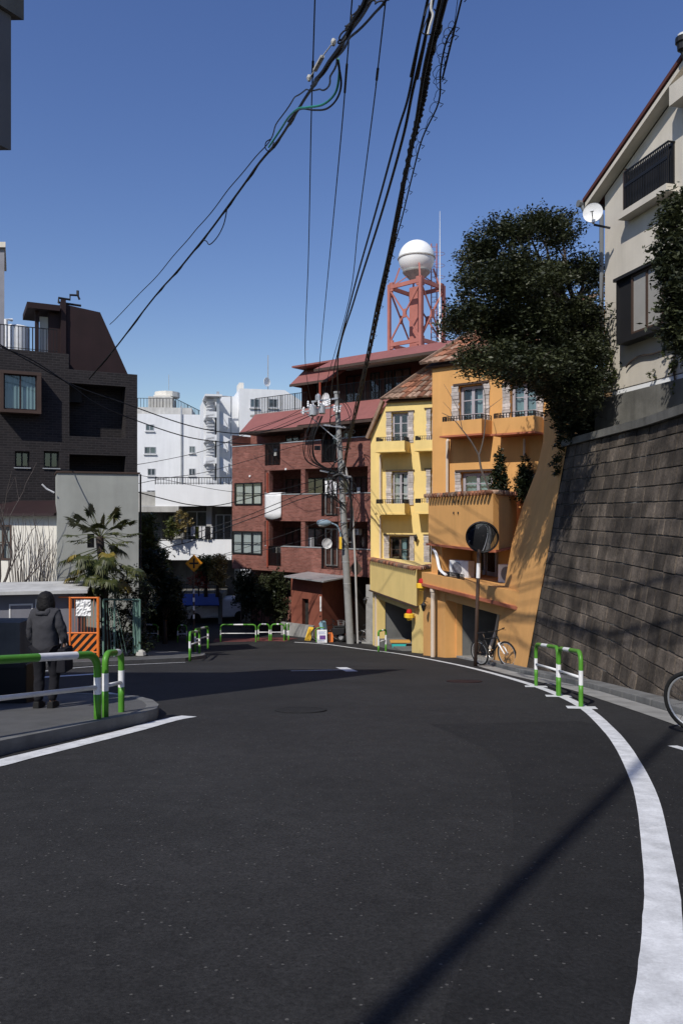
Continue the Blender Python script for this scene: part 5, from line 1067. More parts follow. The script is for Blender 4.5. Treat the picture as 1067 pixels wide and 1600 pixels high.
# ------------------------------------------------------------ wires
def wire(lab, pxs, zn, zf, r=.014, m='wire', near=-8.5, far=PY-.3, sub=8, lead=True, wig=0, endx=None, name='overhead_wire', extra=None):
    b = (zn-zf)/(far-near); a = zf+b*far; pts = []
    for px, py in pxs:
        mm = (800-py)/F; Y = min(a/(b+mm), far); pts.append(P(px, py, Y))
    pts.sort(key=lambda p: p.y) if lead else None
    if lead:
        d = pts[1]-pts[0]; d = d/d.y; Yn = pts[0].y; k = Yn-near
        pts = [Vector((pts[0].x-d.x*k if endx is None else endx, near, zn))]+pts
    c = cat(pts, sub); rnd = random.Random(sum(map(ord, lab)) % 100)
    if wig: c = [p+Vector((math.sin(i*1.3)*wig, 0, math.cos(i*1.7)*wig)) if 0 < i < len(c)-1 else p for i, p in enumerate(c)]
    mb = MB().tube(c, r, 6)
    if extra: extra(mb, c)
    return tag(mb.build(name, M[m]), lab, 'wire', 'overhead wires')
def splice(i0, i1, r):
    def f(mb, c): mb.tube(c[i0:i1], r, 6)
    return f
wire('thin high wire leftmost of the three straight ones, almost vertical', [(492,0),(489,100),(486,200),(482,400),(477,565),(487,632)], 10.5, 5.3, .012, extra=splice(14,19,.022))
wire('thin high wire in the middle of the three straight ones', [(550,0),(542,100),(534,200),(520,350),(500,560),(494,634)], 10.5, 5.25, .012, extra=splice(16,21,.022))
wire('thin high wire rightmost of the three straight ones', [(603,-4),(590,110),(583,170),(560,350),(545,470),(512,590),(502,636)], 10.5, 5.2, .012, extra=splice(13,18,.024))
wire('left strand of the pair beside the thick cable bundle', [(668,0),(657,50),(638,150),(620,210),(590,320),(548,470),(520,590),(516,660)], 8.2, 4.0, .02)
wire('right strand of the pair beside the thick cable bundle', [(676,0),(664,60),(645,140),(628,220),(594,340),(553,470),(528,560),(530,640)], 8.1, 4.1, .024)
def lash(mb, c):
    h = []
    for i in range(len(c)-1):
        for j in range(4): t = j/4; p = c[i].lerp(c[i+1], t); an = (i*4+j)*1.1; h.append(p+Vector((math.cos(an),0,math.sin(an)))*.042)
    mb.tube(h, .012, 5)
wire('thick black cable bundle running down to the utility pole', [(696,-6),(684,40),(672,80),(665,130),(655,180),(636,260),(610,400),(594,470),(580,540),(562,620),(545,690),(538,738)], 7.4, 2.6, .036, sub=10, wig=.004, extra=lash)
wire('second cable lashed against the thick bundle', [(688,-6),(676,50),(664,100),(656,150),(646,210),(626,300),(606,400),(588,480),(572,560),(556,630),(541,700),(536,736)], 7.3, 2.5, .022, sub=10)
def spiral(mb, c):
    h = []
    for i in range(2, len(c)-1):
        for j in range(6): t = j/6; p = c[i].lerp(c[i+1], t); an = (i*6+j)*.55; e = .018+.03*abs(math.sin(i*.7)); h.append(p+Vector((-e+e*math.cos(an),0,e*math.sin(an)-e*.5)))
    mb.tube(h, .004, 4)
    for i in range(3, len(c)-1, 2): mb.tube([c[i], c[i]+Vector((.06,0,-.02)), c[i]+Vector((.02,0,-.06))], .006, 4)
wire('thin wire with a spiral of loose lashing right of the bundle', [(722,-6),(712,35),(697,65),(688,110),(685,160),(660,215),(645,270),(628,340),(612,400),(590,500),(566,610),(545,700)], 7.0, 2.7, .011, sub=5, extra=spiral)
# loops near the top of the bundle
p0 = [P(x,y,8.9) for x,y in ((668,28),(662,42),(660,52),(672,54),(684,56),(690,44),(686,28),(678,14))]
tag(MB().tube(cat(p0,5), .008, 5).tube(cat([P(x,y,8.9) for x,y in ((662,25),(668,10),(674,2))],4),.008,5).build('cable_loop', M['wire']), 'loose cable loop hanging at the top of the bundle', 'wire', 'overhead wires')
tag(MB().tube(cat([P(x,y,8.85) for x,y in ((674,0),(673,14),(676,24),(672,38),(668,54))],4), .014, 6).build('cable_joint', M['offw']), 'pale wrapped cable joint beside the top of the bundle', 'cable joint')
# service drops to the left
def drop(lab, pxs, Ys, r, m='wire', sub=8, wig=0, name='service_cable', extra=None):
    pts = [P(x,y,Y) for (x,y), Y in zip(pxs, Ys)]; c = cat(pts, sub)
    if wig: c = [p+Vector((math.sin(i*.9)*wig, 0, math.sin(i*.9+1)*wig)) if 0 < i < len(c)-1 else p for i, p in enumerate(c)]
    mb = MB().tube(c, r, 6)
    if extra: extra(mb, c)
    return tag(mb.build(name, M[m]), lab, 'wire', 'overhead wires')
yy = lambda n, a, b: [a+(b-a)*(i/(n-1))**1.3 for i in range(n)]
drop('thick service cable slanting down to the maroon stair house', [(612,-60),(580,0),(552,42),(520,88),(494,128),(465,172),(440,212),(400,262),(360,318),(310,384),(270,432),(240,466),(185,538),(140,592)], yy(14,7.5,29.8), .027, sub=6, wig=.006, extra=lambda mb,c: mb.tube([p+Vector((.02,0,.03*math.cos(i*1.2))) for i,p in enumerate(c[30:])], .014, 5))
drop('upper service cable running down left above the thick one', [(625,-60),(600,6),(565,40),(540,70),(528,90),(520,112),(512,135),(500,141),(485,140),(470,145),(455,160),(432,195),(418,225),(385,262),(350,306),(315,350),(290,378),(255,420),(220,458),(172,507)], yy(20,7.3,30.2), .015, sub=5, wig=.02)
drop('second thick strand twisted with the service cable near the top', [(598,-60),(570,2),(545,48),(528,80),(500,118),(488,135)], yy(6,7.4,10.2), .03, wig=.01)
drop('green sheathed cable loop below the insulators', [(528,92),(530,115),(524,145),(505,163),(480,168),(466,170),(452,182),(440,200),(420,230)], yy(9,9.8,13), .016, 'wireg')
drop('black cable loop hanging under the green one', [(527,92),(533,130),(526,155),(510,170),(490,172),(468,171),(450,190)], yy(7,9.8,12.4), .014)
drop('drip loop hanging off the thick service cable', [(318,375),(323,377),(328,382),(340,370),(350,350),(355,326)], yy(6,20.5,18.8), .014)
drop('small upper drip loop off the thick service cable', [(428,222),(422,236),(415,232),(416,222),(424,217)], yy(5,13.8,13.6), .01)
drop('tangled tie wires at the top end of the service cables', [(560,10),(548,30),(540,45),(550,36),(562,20),(545,52),(530,66),(536,52),(556,30),(572,8),(586,3),(602,5),(606,-4)], yy(13,8.6,7.8), .009, wig=.02)
for i, (x, y) in enumerate(((500,104),(496,112))):
    pass
a, b = P(504,88,9.6), P(492,110,10.0); t = MB(); t.bar(a,b,.05,.03).tube([P(524,62,9.2),a],.008,5).tube([b,P(482,124,10.2)],.008,5).lathe([(.02,-.04),(.035,0),(.02,.04)],P(521,66,9.3),8).lathe([(.02,-.04),(.035,0),(.02,.04)],P(483,122,10.2),8)
tag(t.build('cable_clamp', M['offw']), 'pale strain clamp on the service wires near the top', 'clamp')
# wires crossing the left half to the utility pole
for lab, pxs, Ya, Yb, r in (
    ('black wire from the left edge over the dark brick house, upper one', [(-40,512),(0,538),(60,572),(120,604),(200,632),(282,661),(339,674),(387,677),(440,668),(488,648)], 26, 36.4, .022),
    ('black wire from the left edge over the dark brick house, lower one', [(-40,518),(0,541),(50,562),(108,600),(150,630),(200,652),(282,680),(339,690),(400,694),(450,690),(492,680)], 25, 36.4, .022),
    ('black wire crossing the grey wall and the white balcony', [(95,734),(125,738),(200,764),(250,778),(300,789),(345,789),(420,770),(470,757),(520,744)], 26.2, 36.6, .02),
    ('thin wire rising right in front of the white apartments, upper one', [(214,726),(260,718),(320,704),(380,680),(430,660),(470,645)], 33, 36.5, .014),
    ('thin wire rising right in front of the white apartments, middle one', [(214,756),(260,747),(320,738),(400,716),(450,700),(495,690)], 33, 36.5, .014),
    ('thin wire sagging before the white roof railing', [(214,742),(250,748),(300,758),(360,768),(430,772),(500,760),(530,748)], 33, 36.6, .012),
    ('dark wire over the laundry balcony railing', [(242,845),(280,842),(320,828),(380,808),(440,784),(490,764),(528,750)], 34, 36.6, .018),
    ('dark wire crossing the lower white balcony panel', [(238,861),(270,853),(305,844),(350,826),(420,800),(470,780),(530,765)], 34, 36.6, .02),
    ('thin wire crossing before the diamond sign', [(242,842),(270,858),(300,866),(340,868),(400,850),(460,830),(540,800)], 34, 36.6, .012),
    ('thin wire low across the brick balconies', [(345,868),(400,862),(460,848),(500,838),(545,815)], 35, 36.7, .014)):
    n = len(pxs); drop(lab, pxs, [Ya+(Yb-Ya)*i/(n-1) for i in range(n)], r, sub=5)
drop('wire from the utility pole to the brick building left of the lamp', [(470,640),(440,655),(400,668),(378,678)], [36.4,37,38.5,43], .012)
drop('short wire from the crossarm down to the red roof', [(488,645),(460,655),(430,668),(398,680)], [36.4,37.5,40,43.4], .012)
# ------------------------------------------------------------ guard rails
def guard(lab, a, b, h=.78, r=.034, bands=None, bar=.42, rad=.16, rise=(0,0)):
    a = Vector(a); b = Vector(b); t = thing('guard_rail', lab, 'guard rail', a, 0, 'green and white guard rails'); ZO[t.name] = 0; b = b-a; a0 = Vector((0,0,0))
    d = b.normalized(); rad = min(rad, b.length*.42); up = Vector((0,0,1)); A = a0+up*h; B = b+up*h
    path = [a0-up*.08]+[a0+up*(h-rad)*k/6 for k in range(1,7)]
    for k in range(1,7): an = math.pi/2*k/6; path.append(A+d*(rad-rad*math.cos(an))-up*(rad-rad*math.sin(an)))
    n = max(2, int((b.length-2*rad)/.09))
    for k in range(1,n): path.append((A+d*rad).lerp(B-d*rad, k/n))
    for k in range(0,7): an = math.pi/2*k/6; path.append(B-d*(rad-rad*math.sin(an))-up*(rad-rad*math.cos(an)))
    path += [b+up*(h-rad)*(5-k)/6 for k in range(0,6)]+[b-up*.08]
    m = MB(); L = (b.length)
    def col(p, q):
        c = (p+q)/2; 
        if c.z < min(a0.z, b.z)+h-rad-.01 or True:
            f = c.dot(d.normalized())/max(L,.01); base = (b.z)*min(max(f,0),1); hh = c.z-base
            if hh < h-rad*.8: return 0 if (hh < .3 or hh > h-.26) else 1
            if bands: return bands(f)
            return 1 if .36 < f < .64 else 0
    i = 0
    while i < len(path)-1:
        c = col(path[i], path[i+1]); j = i
        while j < len(path)-1 and col(path[j], path[j+1]) == c: j += 1
        m.mi = c; m.tube(path[i:j+1], r, 12, cap=(i == 0 or j == len(path)-1)); i = j
    m.build('pipe_loop', [M['grn'], M['wht']], t, smooth=True)
    MB().tube([a0+up*bar, b+up*bar], r*.6, 10).build('cross_bar', M['wht'], t, smooth=True)
    return t
def up(px, py, h=0): return G(px, py, h)
g1, g2, g3 = up(837,1072), up(872,1087.5), up(907,1104.5)
guard('right hand loop rail further from the camera, before the stone wall', g1, g2-(g2-g1).normalized()*.03, .8)
guard('right hand loop rail nearest the camera, before the stone wall', g2+(g3-g2).normalized()*.05, g3, .79)
k1, k2 = up(153,1124,.13), up(0,1150,.13); kd = (k2-k1); 
guard('long left hand pavement rail running out of the left edge', k1, k1+kd.normalized()*3.6, .73, .042, bands=lambda f: 1 if (.13 < f < .27 or .42 < f < .56 or .72 < f < .86) else 0, bar=.36)
guard('short left hand loop rail at the pavement corner', up(165,1121,.13), up(190,1112.5,.13), .73, .038, bar=.36, rad=.12)
guard('loop rail on the far pavement corner beside the diamond sign', up(297,1029,.1), up(312,1021,.1), .8, .04)
guard('second loop rail behind the one beside the diamond sign', up(305,1019,.1)+Vector((-.05,.3,0)), up(311,1017,.1)+Vector((.2,.9,0)), .8, .04)
a = up(597,1018.5); guard('small loop rail seen end on before the yellow garage', a+Vector((-.15,-.0,0)), a+Vector((.17,.35,0)), .85, .04, rad=.08)
for (x0, x1, y, lab) in ((404,421,1001,'far loop rail leftmost of the three before the hedge'), (424,444,1001,'far loop rail in the middle of the three before the hedge'), (446.5,451,1000.5,'far loop rail at the right end, seen almost end on')): guard(lab, up(x0,y), up(x1,y), .82, .04)
for (x0,x1,y,lab) in ((345,400,1003,'dim long rail in the shade before the blue awning garage'),(278,292,1004,'dim small rail in the shade left of the diamond sign'),(221,247,1003,'pale small rail in the shade beside the green mesh fence')): guard(lab, up(x0,y), up(x1,y), .85, .035)
# ------------------------------------------------------------ signs, mirror, fence, gate
def diamond_sign(lab, base, top, rz, front, sz=.45, striped=True):
    t = thing('warning_sign', lab, 'road sign', base, math.radians(rz), 'diamond warning signs'); ZO[t.name] = 0; H = top-base.z; m = MB(); n = 9
    m.tube([(0,0,-.1),(0,0,H+.3)], .035, 10); m.build('post', M['brown'], t)
    if striped:
        m = MB()
        for i in range(4): m.tube([(0,0,H*.36+i*.34),(0,0,H*.36+i*.34+.17)], .039, 10)
        m.build('post_bands', M['wht'], t)
    m = MB(); m.prism([(0,-.06,H-sz),(sz*.98,-.06,H),(0,-.06,H+sz),(-sz*.98,-.06,H)], (0,.02,0)); p = m.build('sign_plate', M[front], t, bevel=.008)
    if front == 'signy':
        s = MB(); e = sz*.9; q = [Vector((0,-.063,H-e)),Vector((e,-.063,H)),Vector((0,-.063,H+e)),Vector((-e,-.063,H))]
        for i in range(4): s.bar(q[i], q[(i+1)%4], .004, .02, (0,1,0))
        s.box(-.033,.033,-.07,-.062,H-sz*.56,H+sz*.56); s.box(-sz*.5,-.034,-.07,-.062,H-.035,H+.035); s.box(.034,sz*.5,-.07,-.062,H-.035,H+.035); s.build('crossroads_mark', M['black'], p)
    return t
b_ = G(303,1015,.1); diamond_sign('yellow diamond crossroads warning sign on a banded post at the far corner', b_, (800-880)/F*b_.y, 18, 'signy', .36)
b_ = P(557,996,37.9); diamond_sign('dark diamond sign seen from behind, right of the utility pole', b_, (800-888)/F*37.9, -38, 'brown', .42, False)
def mirror():
    base = G(742,1041); t = thing('traffic_mirror', 'round convex traffic mirror on a brown post before the orange garage', 'mirror', base, 0); ZO[t.name] = 0; Y = base.y; o = Vector(base); top = P(748,862,Y)-o
    MB().tube([(0,0,-.1),top*.5,top,P(752,835,Y+.08)-o], .05, 12).build('post', M['brown'], t, smooth=True)
    MB().tube([top*.77,top*.9], .055, 12).build('notice_wrap', M['wht'], t)
    c = P(753,839,Y-.1)-o; r = 24.5/F*Y; e = bpy.data.objects.new('mirror_head', None)
    m = MB(); m.lathe([(.01,.1),(r*.6,.09),(r,.03),(r+.02,.0),(r+.02,-.03),(r-.015,-.035)], (0,0,0), 40, 'y'); h = m.build('mirror_case', M['blackp'], t, smooth=True, loc=c); h.rotation_euler = (math.radians(16), 0, math.radians(-14))
    prof = [(max(.003,(r-.012)*i/12), -.03-.1*r*(1-(i/12)**2)*1.6) for i in range(13)][::-1]
    g = MB().lathe([(prof[0][0], -.02)]+prof, (0,0,0), 40, 'y').build('mirror_glass', mat('mirror_surface', (.3,.31,.32), metal=1, rough=.03, var=0), h, smooth=True)
    MB().torus((0,-.03,0), r, .018, 'y', 40, 6).build('rim', M['blackp'], h, smooth=True)
    vs = MB(); pts = [Vector((r*1.02*math.cos(a), -.2*0-.05, r*1.02*math.sin(a))) for a in [math.pi*(.08+.84*i/12) for i in range(13)]]; vs.quads([[p, p+Vector((0,-.13,.02))] for p in pts]); vs.build('hood', M['blackp'], h)
mirror()
# small box lamp pole on the buttress
t = thing('bollard_pole', 'slanting beige post with a white cap leaning on the orange wall behind the bicycle', 'post', G(765,1032)+Vector((0,.5,0))); ZO[t.name] = 0; o = Vector(t.location); Yq = o.y
MB().tube([(0,0,0), P(775,985,Yq)-o, P(780,955,Yq)-o], .055, 10).build('shaft', M['pipe'], t); MB().tube([P(780,957,Yq)-o, P(776,948,Yq)-o], [.05,.1], 10).build('cap', M['wht'], t)
def fence_left():
    a = Vector((P(162,0,24.6).x,24.6,gz(24.6)+.1)); b = Vector((P(219,0,25.2).x,25.2,gz(25.2)+.1)); t = thing('mesh_fence', 'green netted fence and post beside the palm', 'fence', a, 0); ZO[t.name] = 0; d = b-a; h = 1.85; m = MB()
    for f in (0,.3,1): m.tube([d*f, d*f+Vector((0,0,h))], .035, 8)
    m.tube([Vector((0,0,h)), d+Vector((0,0,h))], .03, 8); m.build('post', M['green_net'], t)
    m = MB(); g = [[d*(.8+.2*i/6)+Vector((0,.03*math.sin(i*2+j),.1+(h-.15)*j/5)) for i in range(7)] for j in range(6)]; m.quads(g); n = m.build('net', M['green_net'], t)
    m = MB(); 
    for i in range(7): m.bar(d*(.02+.1*i)+Vector((0,.02,.1)), d*(.02+.05*i)+Vector((0,.02,h-.1)), .012)
    m.build('wire_mesh', M['green_net'], t); c = d+Vector((.05,-.05,.08)); MB().lathe([(.08,-.1),(.17,-.03),(.14,.08),(.05,.14)], c, 7).build('weight_bag', M['offw'], t)
fence_left()
def gate():
    Y = 23.85; a = Vector((P(110,0,Y).x,Y,gz(Y)+.1)); b = a; t = thing('site_gate', 'orange site gate panel with black diagonal stripes and a crumpled white notice', 'gate', a, 0); ZO[t.name] = 0; o = Vector(a)
    def q(px, py, dy=0): return P(px,py,Y+dy)-o
    m = MB(); W = q(154,1020).x; x0 = q(110,0).x; x1 = q(154,0).x; zt = q(0,933).z; z1 = q(0,989).z; z0 = q(0,1019).z
    for x in (x0,x1): m.tube([(x,0,z0-.15),(x,0,zt)], .035 if x == x0 else .05, 8)
    for z in (z0,z1,zt-.02): m.tube([(x0,0,z),(x1,0,z)], .025, 8)
    m.tube([(x0-.35,0,zt),(x0,0,zt)], .02, 6); m.tube([(x0-.15,0,z1),(x0,0,z1)], .02, 6); m.build('frame', M['org'], t)
    MB().box(x0+.03,x1-.04,-.008,.008,z0+.02,z1-.02).build('stripe_panel', M['org'], t)
    s = MB(); k = (z1-z0-.05)
    for i in range(-2,6):
        xa = x0+i*.24; pl = [(xa,z0+.03),(xa+.12,z0+.03),(xa+.12+k*.9,z1-.03),(xa+k*.9,z1-.03)]; X0, X1 = x0+.035, x1-.045
        # clip the stripe to the panel
        def clip(P_, side, lim):
            out = []
            for j in range(len(P_)):
                p, r_ = P_[j], P_[(j+1) % len(P_)]; ip = (p[0] >= lim) if side else (p[0] <= lim); ir = (r_[0] >= lim) if side else (r_[0] <= lim)
                if ip: out.append(p)
                if ip != ir: f = (lim-p[0])/(r_[0]-p[0]); out.append((lim, p[1]+(r_[1]-p[1])*f))
            return out
        pl = clip(clip(pl, True, X0) , False, X1) if pl else pl
        if len(pl) > 2: s.prism([(x,-.012,z) for x,z in pl], (0,.003,0))
    s.build('black_stripes', M['black'], t)
    g = MB(); n = 9
    for i in range(n): x = x0+(x1-x0)*(i+.5)/n; g.bar((x,.01,z1),(x,.01,zt),.008)
    g.build('mesh_wires', M['org'], t)
    rnd = random.Random(3); X0, X1, Z0, Z1 = q(120,0).x, q(143,0).x, q(0,962).z, q(0,937).z
    g = [[(X0+(X1-X0)*i/9, -.05+rnd.uniform(-.03,.03), Z0+(Z1-Z0)*j/9) for i in range(10)] for j in range(10)]; MB().quads(g).build('notice_sheet', M['wht'], t)
gate()
# dark cabinet and low walls in front of the shed, on the left pavement
t = thing('street_cabinet', 'dark box shaped cabinet behind the long pavement rail at the left edge', 'cabinet', G(20,1098,.13), 0); ZO[t.name] = 0; o = Vector(t.location)
x1 = P(46,0,o.y).x-o.x; zt = P(0,1036,o.y).z-o.z; MB().box(-1.6,x1,-.1,.5,-.02,zt).build('body', M['black'], t, bevel=.02); MB().box(-1.6,x1-.1,-.06,.4,zt+.0,P(0,972,o.y).z-o.z).build('upper_panel', M['conc_d'], t); MB().box(-1.6,x1-.02,-.12,.52,zt-.04,zt+.004).build('lid', M['blackp'], t)
# ------------------------------------------------------------ street clutter by the pole
p = G(503,1004); t = thing('sign_board', 'small white board with blue lettering and a purple picture at the pole foot', 'sign board', p, math.radians(5)); ZO[t.name] = 0
w, h = .24, .62; m = MB(); m.prism([(-w,-.12,0),(w,-.12,0),(w,-.0,h),(-w,-.0,h)], (0,.02,0)); m.prism([(-w,.24,0),(w,.24,0),(w,.04,h),(-w,.04,h)], (0,-.02,0)); b_ = m.build('board', M['wht'], t)
def onb(mb, x0, x1, z0, z1): f = lambda z: -.126+.12*z/h; mb.add([(x0,f(z0),z0),(x1,f(z0),z0),(x1,f(z1),z1),(x0,f(z1),z1)],[(0,1,2,3)])
m = MB(); onb(m,-.12,.17,.16,.36); m.build('picture', mat('purple_print', (.14,.06,.25), var=.4, scale=12), b_); m = MB()
for i, z in enumerate((.42,.47,.52,.1)): onb(m,-.18,.18-.05*(i % 2),z,z+.018)
m.build('lettering', mat('blue_ink', (.1,.2,.5)), b_)
m = MB(); m.tube(cat([(-.28,-.1,.05),(-.3,0,.55),(-.2,0,.72),(.1,0,.72)],4), .03, 6); m.build('side_frame', M['grn'], t)
p = G(482,1001); t = thing('yellow_ramp', 'yellow plastic kerb ramp standing on end before the brick entrance', 'ramp', p, 0); ZO[t.name] = 0; MB().prism([(-.2,0,0),(.1,0,0),(.26,.15,.62),(.0,.15,.66)], (0,.16,0)).build('body', M['yel'], t, bevel=.02); MB().prism([(-.12,-.01,.06),(.04,-.01,.06),(.14,.13,.54),(.02,.13,.56)], (0,-.01,0)).build('tread', mat('dark_yellow', (.5,.28,.02)), t)
p = G(623,1012.5,.07); t = thing('plastic_tub', 'turquoise tub with an orange lid on the pavement before the yellow garage', 'tub', p, 0); ZO[t.name] = 0; MB().prism([(-.28,-.1,.0),(.28,-.1,0),(.33,-.1,.22),(-.33,-.1,.22)], (0,.35,0)).build('tub', M['teal'], t, bevel=.02); MB().box(-.38,.5,-.14,.3,.225,.32).build('lid', mat('orange_lid', (.6,.32,.08), var=.2), t, bevel=.02)
def fit(objs, fn): pass
# ------------------------------------------------------------ bicycles
def bicycle(lab, loc, rz, R=.335, wb=1.05, fork='wht', frame='black', grp='bicycles', basket=False, tilt=0, bars='flat'):
    t = thing('bicycle', lab, 'bicycle', loc, rz, grp); ZO[t.name] = 0; t.rotation_euler = (tilt, 0, rz); Hh = R
    for x in (0, wb):
        m = MB().torus((x,0,R), R-.022, .024, 'y', 36, 8); w = m.build('wheel', M['rubber'], t, smooth=True); m = MB().torus((x,0,R), R-.052, .012, 'y', 36, 6); m.build('rim', M['alu'], w)
        m = MB(); 
        for k in range(20): a = 2*math.pi*k/20; m.bar((x,(.02 if k%2 else -.02),R),(x+(R-.055)*math.cos(a),0,R+(R-.055)*math.sin(a)),.004)
        m.lathe([(.02,-.05),(.03,-.03),(.03,.03),(.02,.05)], (x,0,R), 10, 'y'); m.build('spokes', M['chrome'], w)
    bb = Vector((.43,0,.29)); st = Vector((.28,0,.78)); hd = Vector((wb-.27,0,.82)); hb = Vector((wb-.22,0,.66)); ra = Vector((0,0,R)); fa = Vector((wb,0,R))
    m = MB().tube([bb,st],.017,8).tube([bb,hb],.022,8).tube([st-Vector((-.01,0,.05)),hd-Vector((0,0,.03))],.019,8).tube([hd,hb],.023,8)
    for s in (-1,1): m.tube([ra+Vector((0,.055*s,0)), bb+Vector((0,.03*s,0))],.011,6).tube([ra+Vector((0,.055*s,0)), st+Vector((.02,.02*s,-.06))],.009,6)
    m.build('frame', M[frame], t, smooth=True)
    m = MB()
    for s in (-1,1): m.tube([hb+Vector((.01,.055*s,-.02)), fa+Vector((-.03,.06*s,.02))],[.024,.016],8)
    m.bar(hb+Vector((.01,-.06,-.02)), hb+Vector((.01,.06,-.02)), .04); m.build('fork', M[fork], t)
    m = MB().tube([hd,hd+Vector((-.03,0,.1)),hd+Vector((.05,0,.15))],.016,8); c = hd+Vector((.05,0,.15))
    m.tube([c+Vector((-.06,-.3,.02)),c+Vector((0,-.08,.01)),c,c+Vector((0,.08,.01)),c+Vector((-.06,.3,.02))],.013,8); hb_ = m.build('handlebar', M['black'], t)
    m = MB(); 
    for s in (-1,1): m.tube([c+Vector((-.06,.3*s,.02)),c+Vector((-.03,.2*s,.015))],.019,8).bar(c+Vector((.0,.19*s,.0)),c+Vector((.02,.28*s,-.03)),.01)
    m.build('grip', M['rubber'], hb_)
    m = MB().tube([st, st+Vector((-.03,0,.12))],.014,8); m.build('seat_post', M['chrome'], t); s0 = st+Vector((-.05,0,.14))
    MB().add([s0+Vector(v) for v in ((-.13,-.07,0),(-.13,.07,0),(.02,.05,.01),(.14,.015,0),(.14,-.015,0),(.02,-.05,.01),(-.13,-.06,-.05),(-.13,.06,-.05),(.14,0,-.03))],[(0,1,2,5),(5,2,3,4),(0,6,7,1),(1,7,8,3,2),(0,5,4,8,6),(3,8,4),(6,8,7)]).build('saddle', M['blackp'], t, bevel=.01)
    m = MB().torus(bb, .085, .007, 'y', 20, 5); m.lathe([(.03,-.06),(.03,.06)], bb, 10, 'y'); m.bar(bb+Vector((0,-.07,0)),bb+Vector((.1,-.07,-.13)),.02).bar(bb+Vector((0,.07,0)),bb+Vector((-.1,.07,.13)),.02); m.box(bb.x+.05,bb.x+.15,-.16,-.07,bb.z-.15,bb.z-.13).box(bb.x-.15,bb.x-.05,.07,.16,bb.z+.12,bb.z+.14); m.bar(bb+Vector((0,-.045,.085)),ra+Vector((0,-.045,.04)),.006).bar(bb+Vector((0,-.045,-.085)),ra+Vector((0,-.045,-.04)),.006); m.lathe([(.05,-.05),(.05,-.035)], ra, 12, 'y'); m.build('crank_set', M['chrome'], t)
    if basket:
        m = MB(); x = wb+.02; z0 = .72
        for z in (z0,z0+.12,z0+.24):
            e = .02*(z-z0)/.12; m.bar((x-e,-.16-e,z),(x-e,.16+e,z),.008).bar((x+.24+e,-.16-e,z),(x+.24+e,.16+e,z),.008).bar((x-e,-.16-e,z),(x+.24+e,-.16-e,z),.008).bar((x-e,.16+e,z),(x+.24+e,.16+e,z),.008)
        for k in range(7): y = -.16+.32*k/6; m.bar((x,y,z0),(x-.02,y*1.2,z0+.24),.005).bar((x+.24,y,z0),(x+.27,y*1.2,z0+.24),.005)
        m.build('basket', M['alu'], t)
    return t
r0 = Vector((3.86,21.2,gz(21.15)+.02)); f0 = Vector((4.4,20.32,gz(20.32)+.02)); d = f0-r0
t = bicycle('black mountain bike with white fork leaning against the orange buttress', r0, 0, R=.35, wb=1.08)
t.rotation_euler = (math.radians(6), -math.atan2(d.z, math.hypot(d.x, d.y)), math.atan2(d.y,d.x))
p = G(1083,1148); t = bicycle('bicycle cut off by the right edge before the stone wall', (3.83, 8.35, gz(8.35)+.02), math.radians(-52), frame='alu', fork='chrome', tilt=math.radians(4))
t = bicycle('dark bicycle parked right of the utility pole foot', (1.0,37.2,gz(37.2)), math.radians(-25), frame='brown', fork='alu', basket=True, tilt=math.radians(5))
t = bicycle('silver bicycle between the utility pole and the yellow garage wall', (1.3,37.9,gz(37.9)), math.radians(-10), frame='alu', fork='alu', tilt=math.radians(-4))
t = bicycle('grey bicycle half hidden left of the utility pole', (-1.2,38.3,gz(38.3)), math.radians(12), frame='black', fork='alu', basket=True, tilt=math.radians(4))
# motor scooter under a blue sheet, left of the pole
p = G(524,1003.5); t = thing('scooter', 'black motor scooter with light blue leg shield beside the white board', 'scooter', p+Vector((-.2,.3,0)), math.radians(150)); ZO[t.name] = 0
for x in (-.55,.6): w = MB().torus((x,0,.24), .19, .055, 'y', 24, 8).build('wheel', M['rubber'], t, smooth=True); MB().lathe([(.12,-.04),(.14,0),(.12,.04)], (x,0,.24), 14, 'y').build('rim', M['alu'], w)
m = MB(); m.prism([(-.8,-.15,.45),(-.25,-.15,.3),(.2,-.15,.3),(.2,-.15,.36),(-.1,-.15,.42),(-.15,-.15,.68),(-.8,-.15,.72)], (0,.3,0)); m.build('body', M['blackp'], t, bevel=.04)
m = MB(); m.prism([(.3,-.2,.28),(.42,-.2,.28),(.62,-.2,.85),(.5,-.2,.98),(.42,-.2,.9)], (0,.4,0)); m.build('leg_shield', mat('light_blue_paint', (.25,.42,.5), rough=.3), t, bevel=.03)
MB().prism([(-.8,-.13,.725),(-.15,-.13,.7),(-.1,-.13,.77),(-.7,-.13,.82)], (0,.26,0)).build('seat', M['rubber'], t, bevel=.03)
MB().tube([(.45,-.32,1.02),(.52,0,.98),(.45,.32,1.02)],.018,8).tube([(.5,0,.95),(.6,0,.3)],.03,8).build('handlebar', M['chrome'], t)
m = MB(); m.tube([(.45,.28,1.02),(.42,.34,1.2)],.008,5).lathe([(.05,-.01),(.05,.01)],(.42,.36,1.24),12,'x'); m.build('side_mirror', M['black'], t)
p = G(514,1004); t = thing('traffic_board', 'small orange board leaning between the white board and the scooter', 'board', p+Vector((.08,.15,0))); ZO[t.name] = 0; MB().prism([(-.12,0,0),(.12,0,0),(.12,.1,.45),(-.12,.1,.45)], (0,.02,0)).build('panel', M['org'], t); MB().prism([(-.05,-.006,.03),(.0,-.006,.03),(.0,.09,.42),(-.05,.09,.42)], (0,.004,0)).build('stripe', M['black'], t)
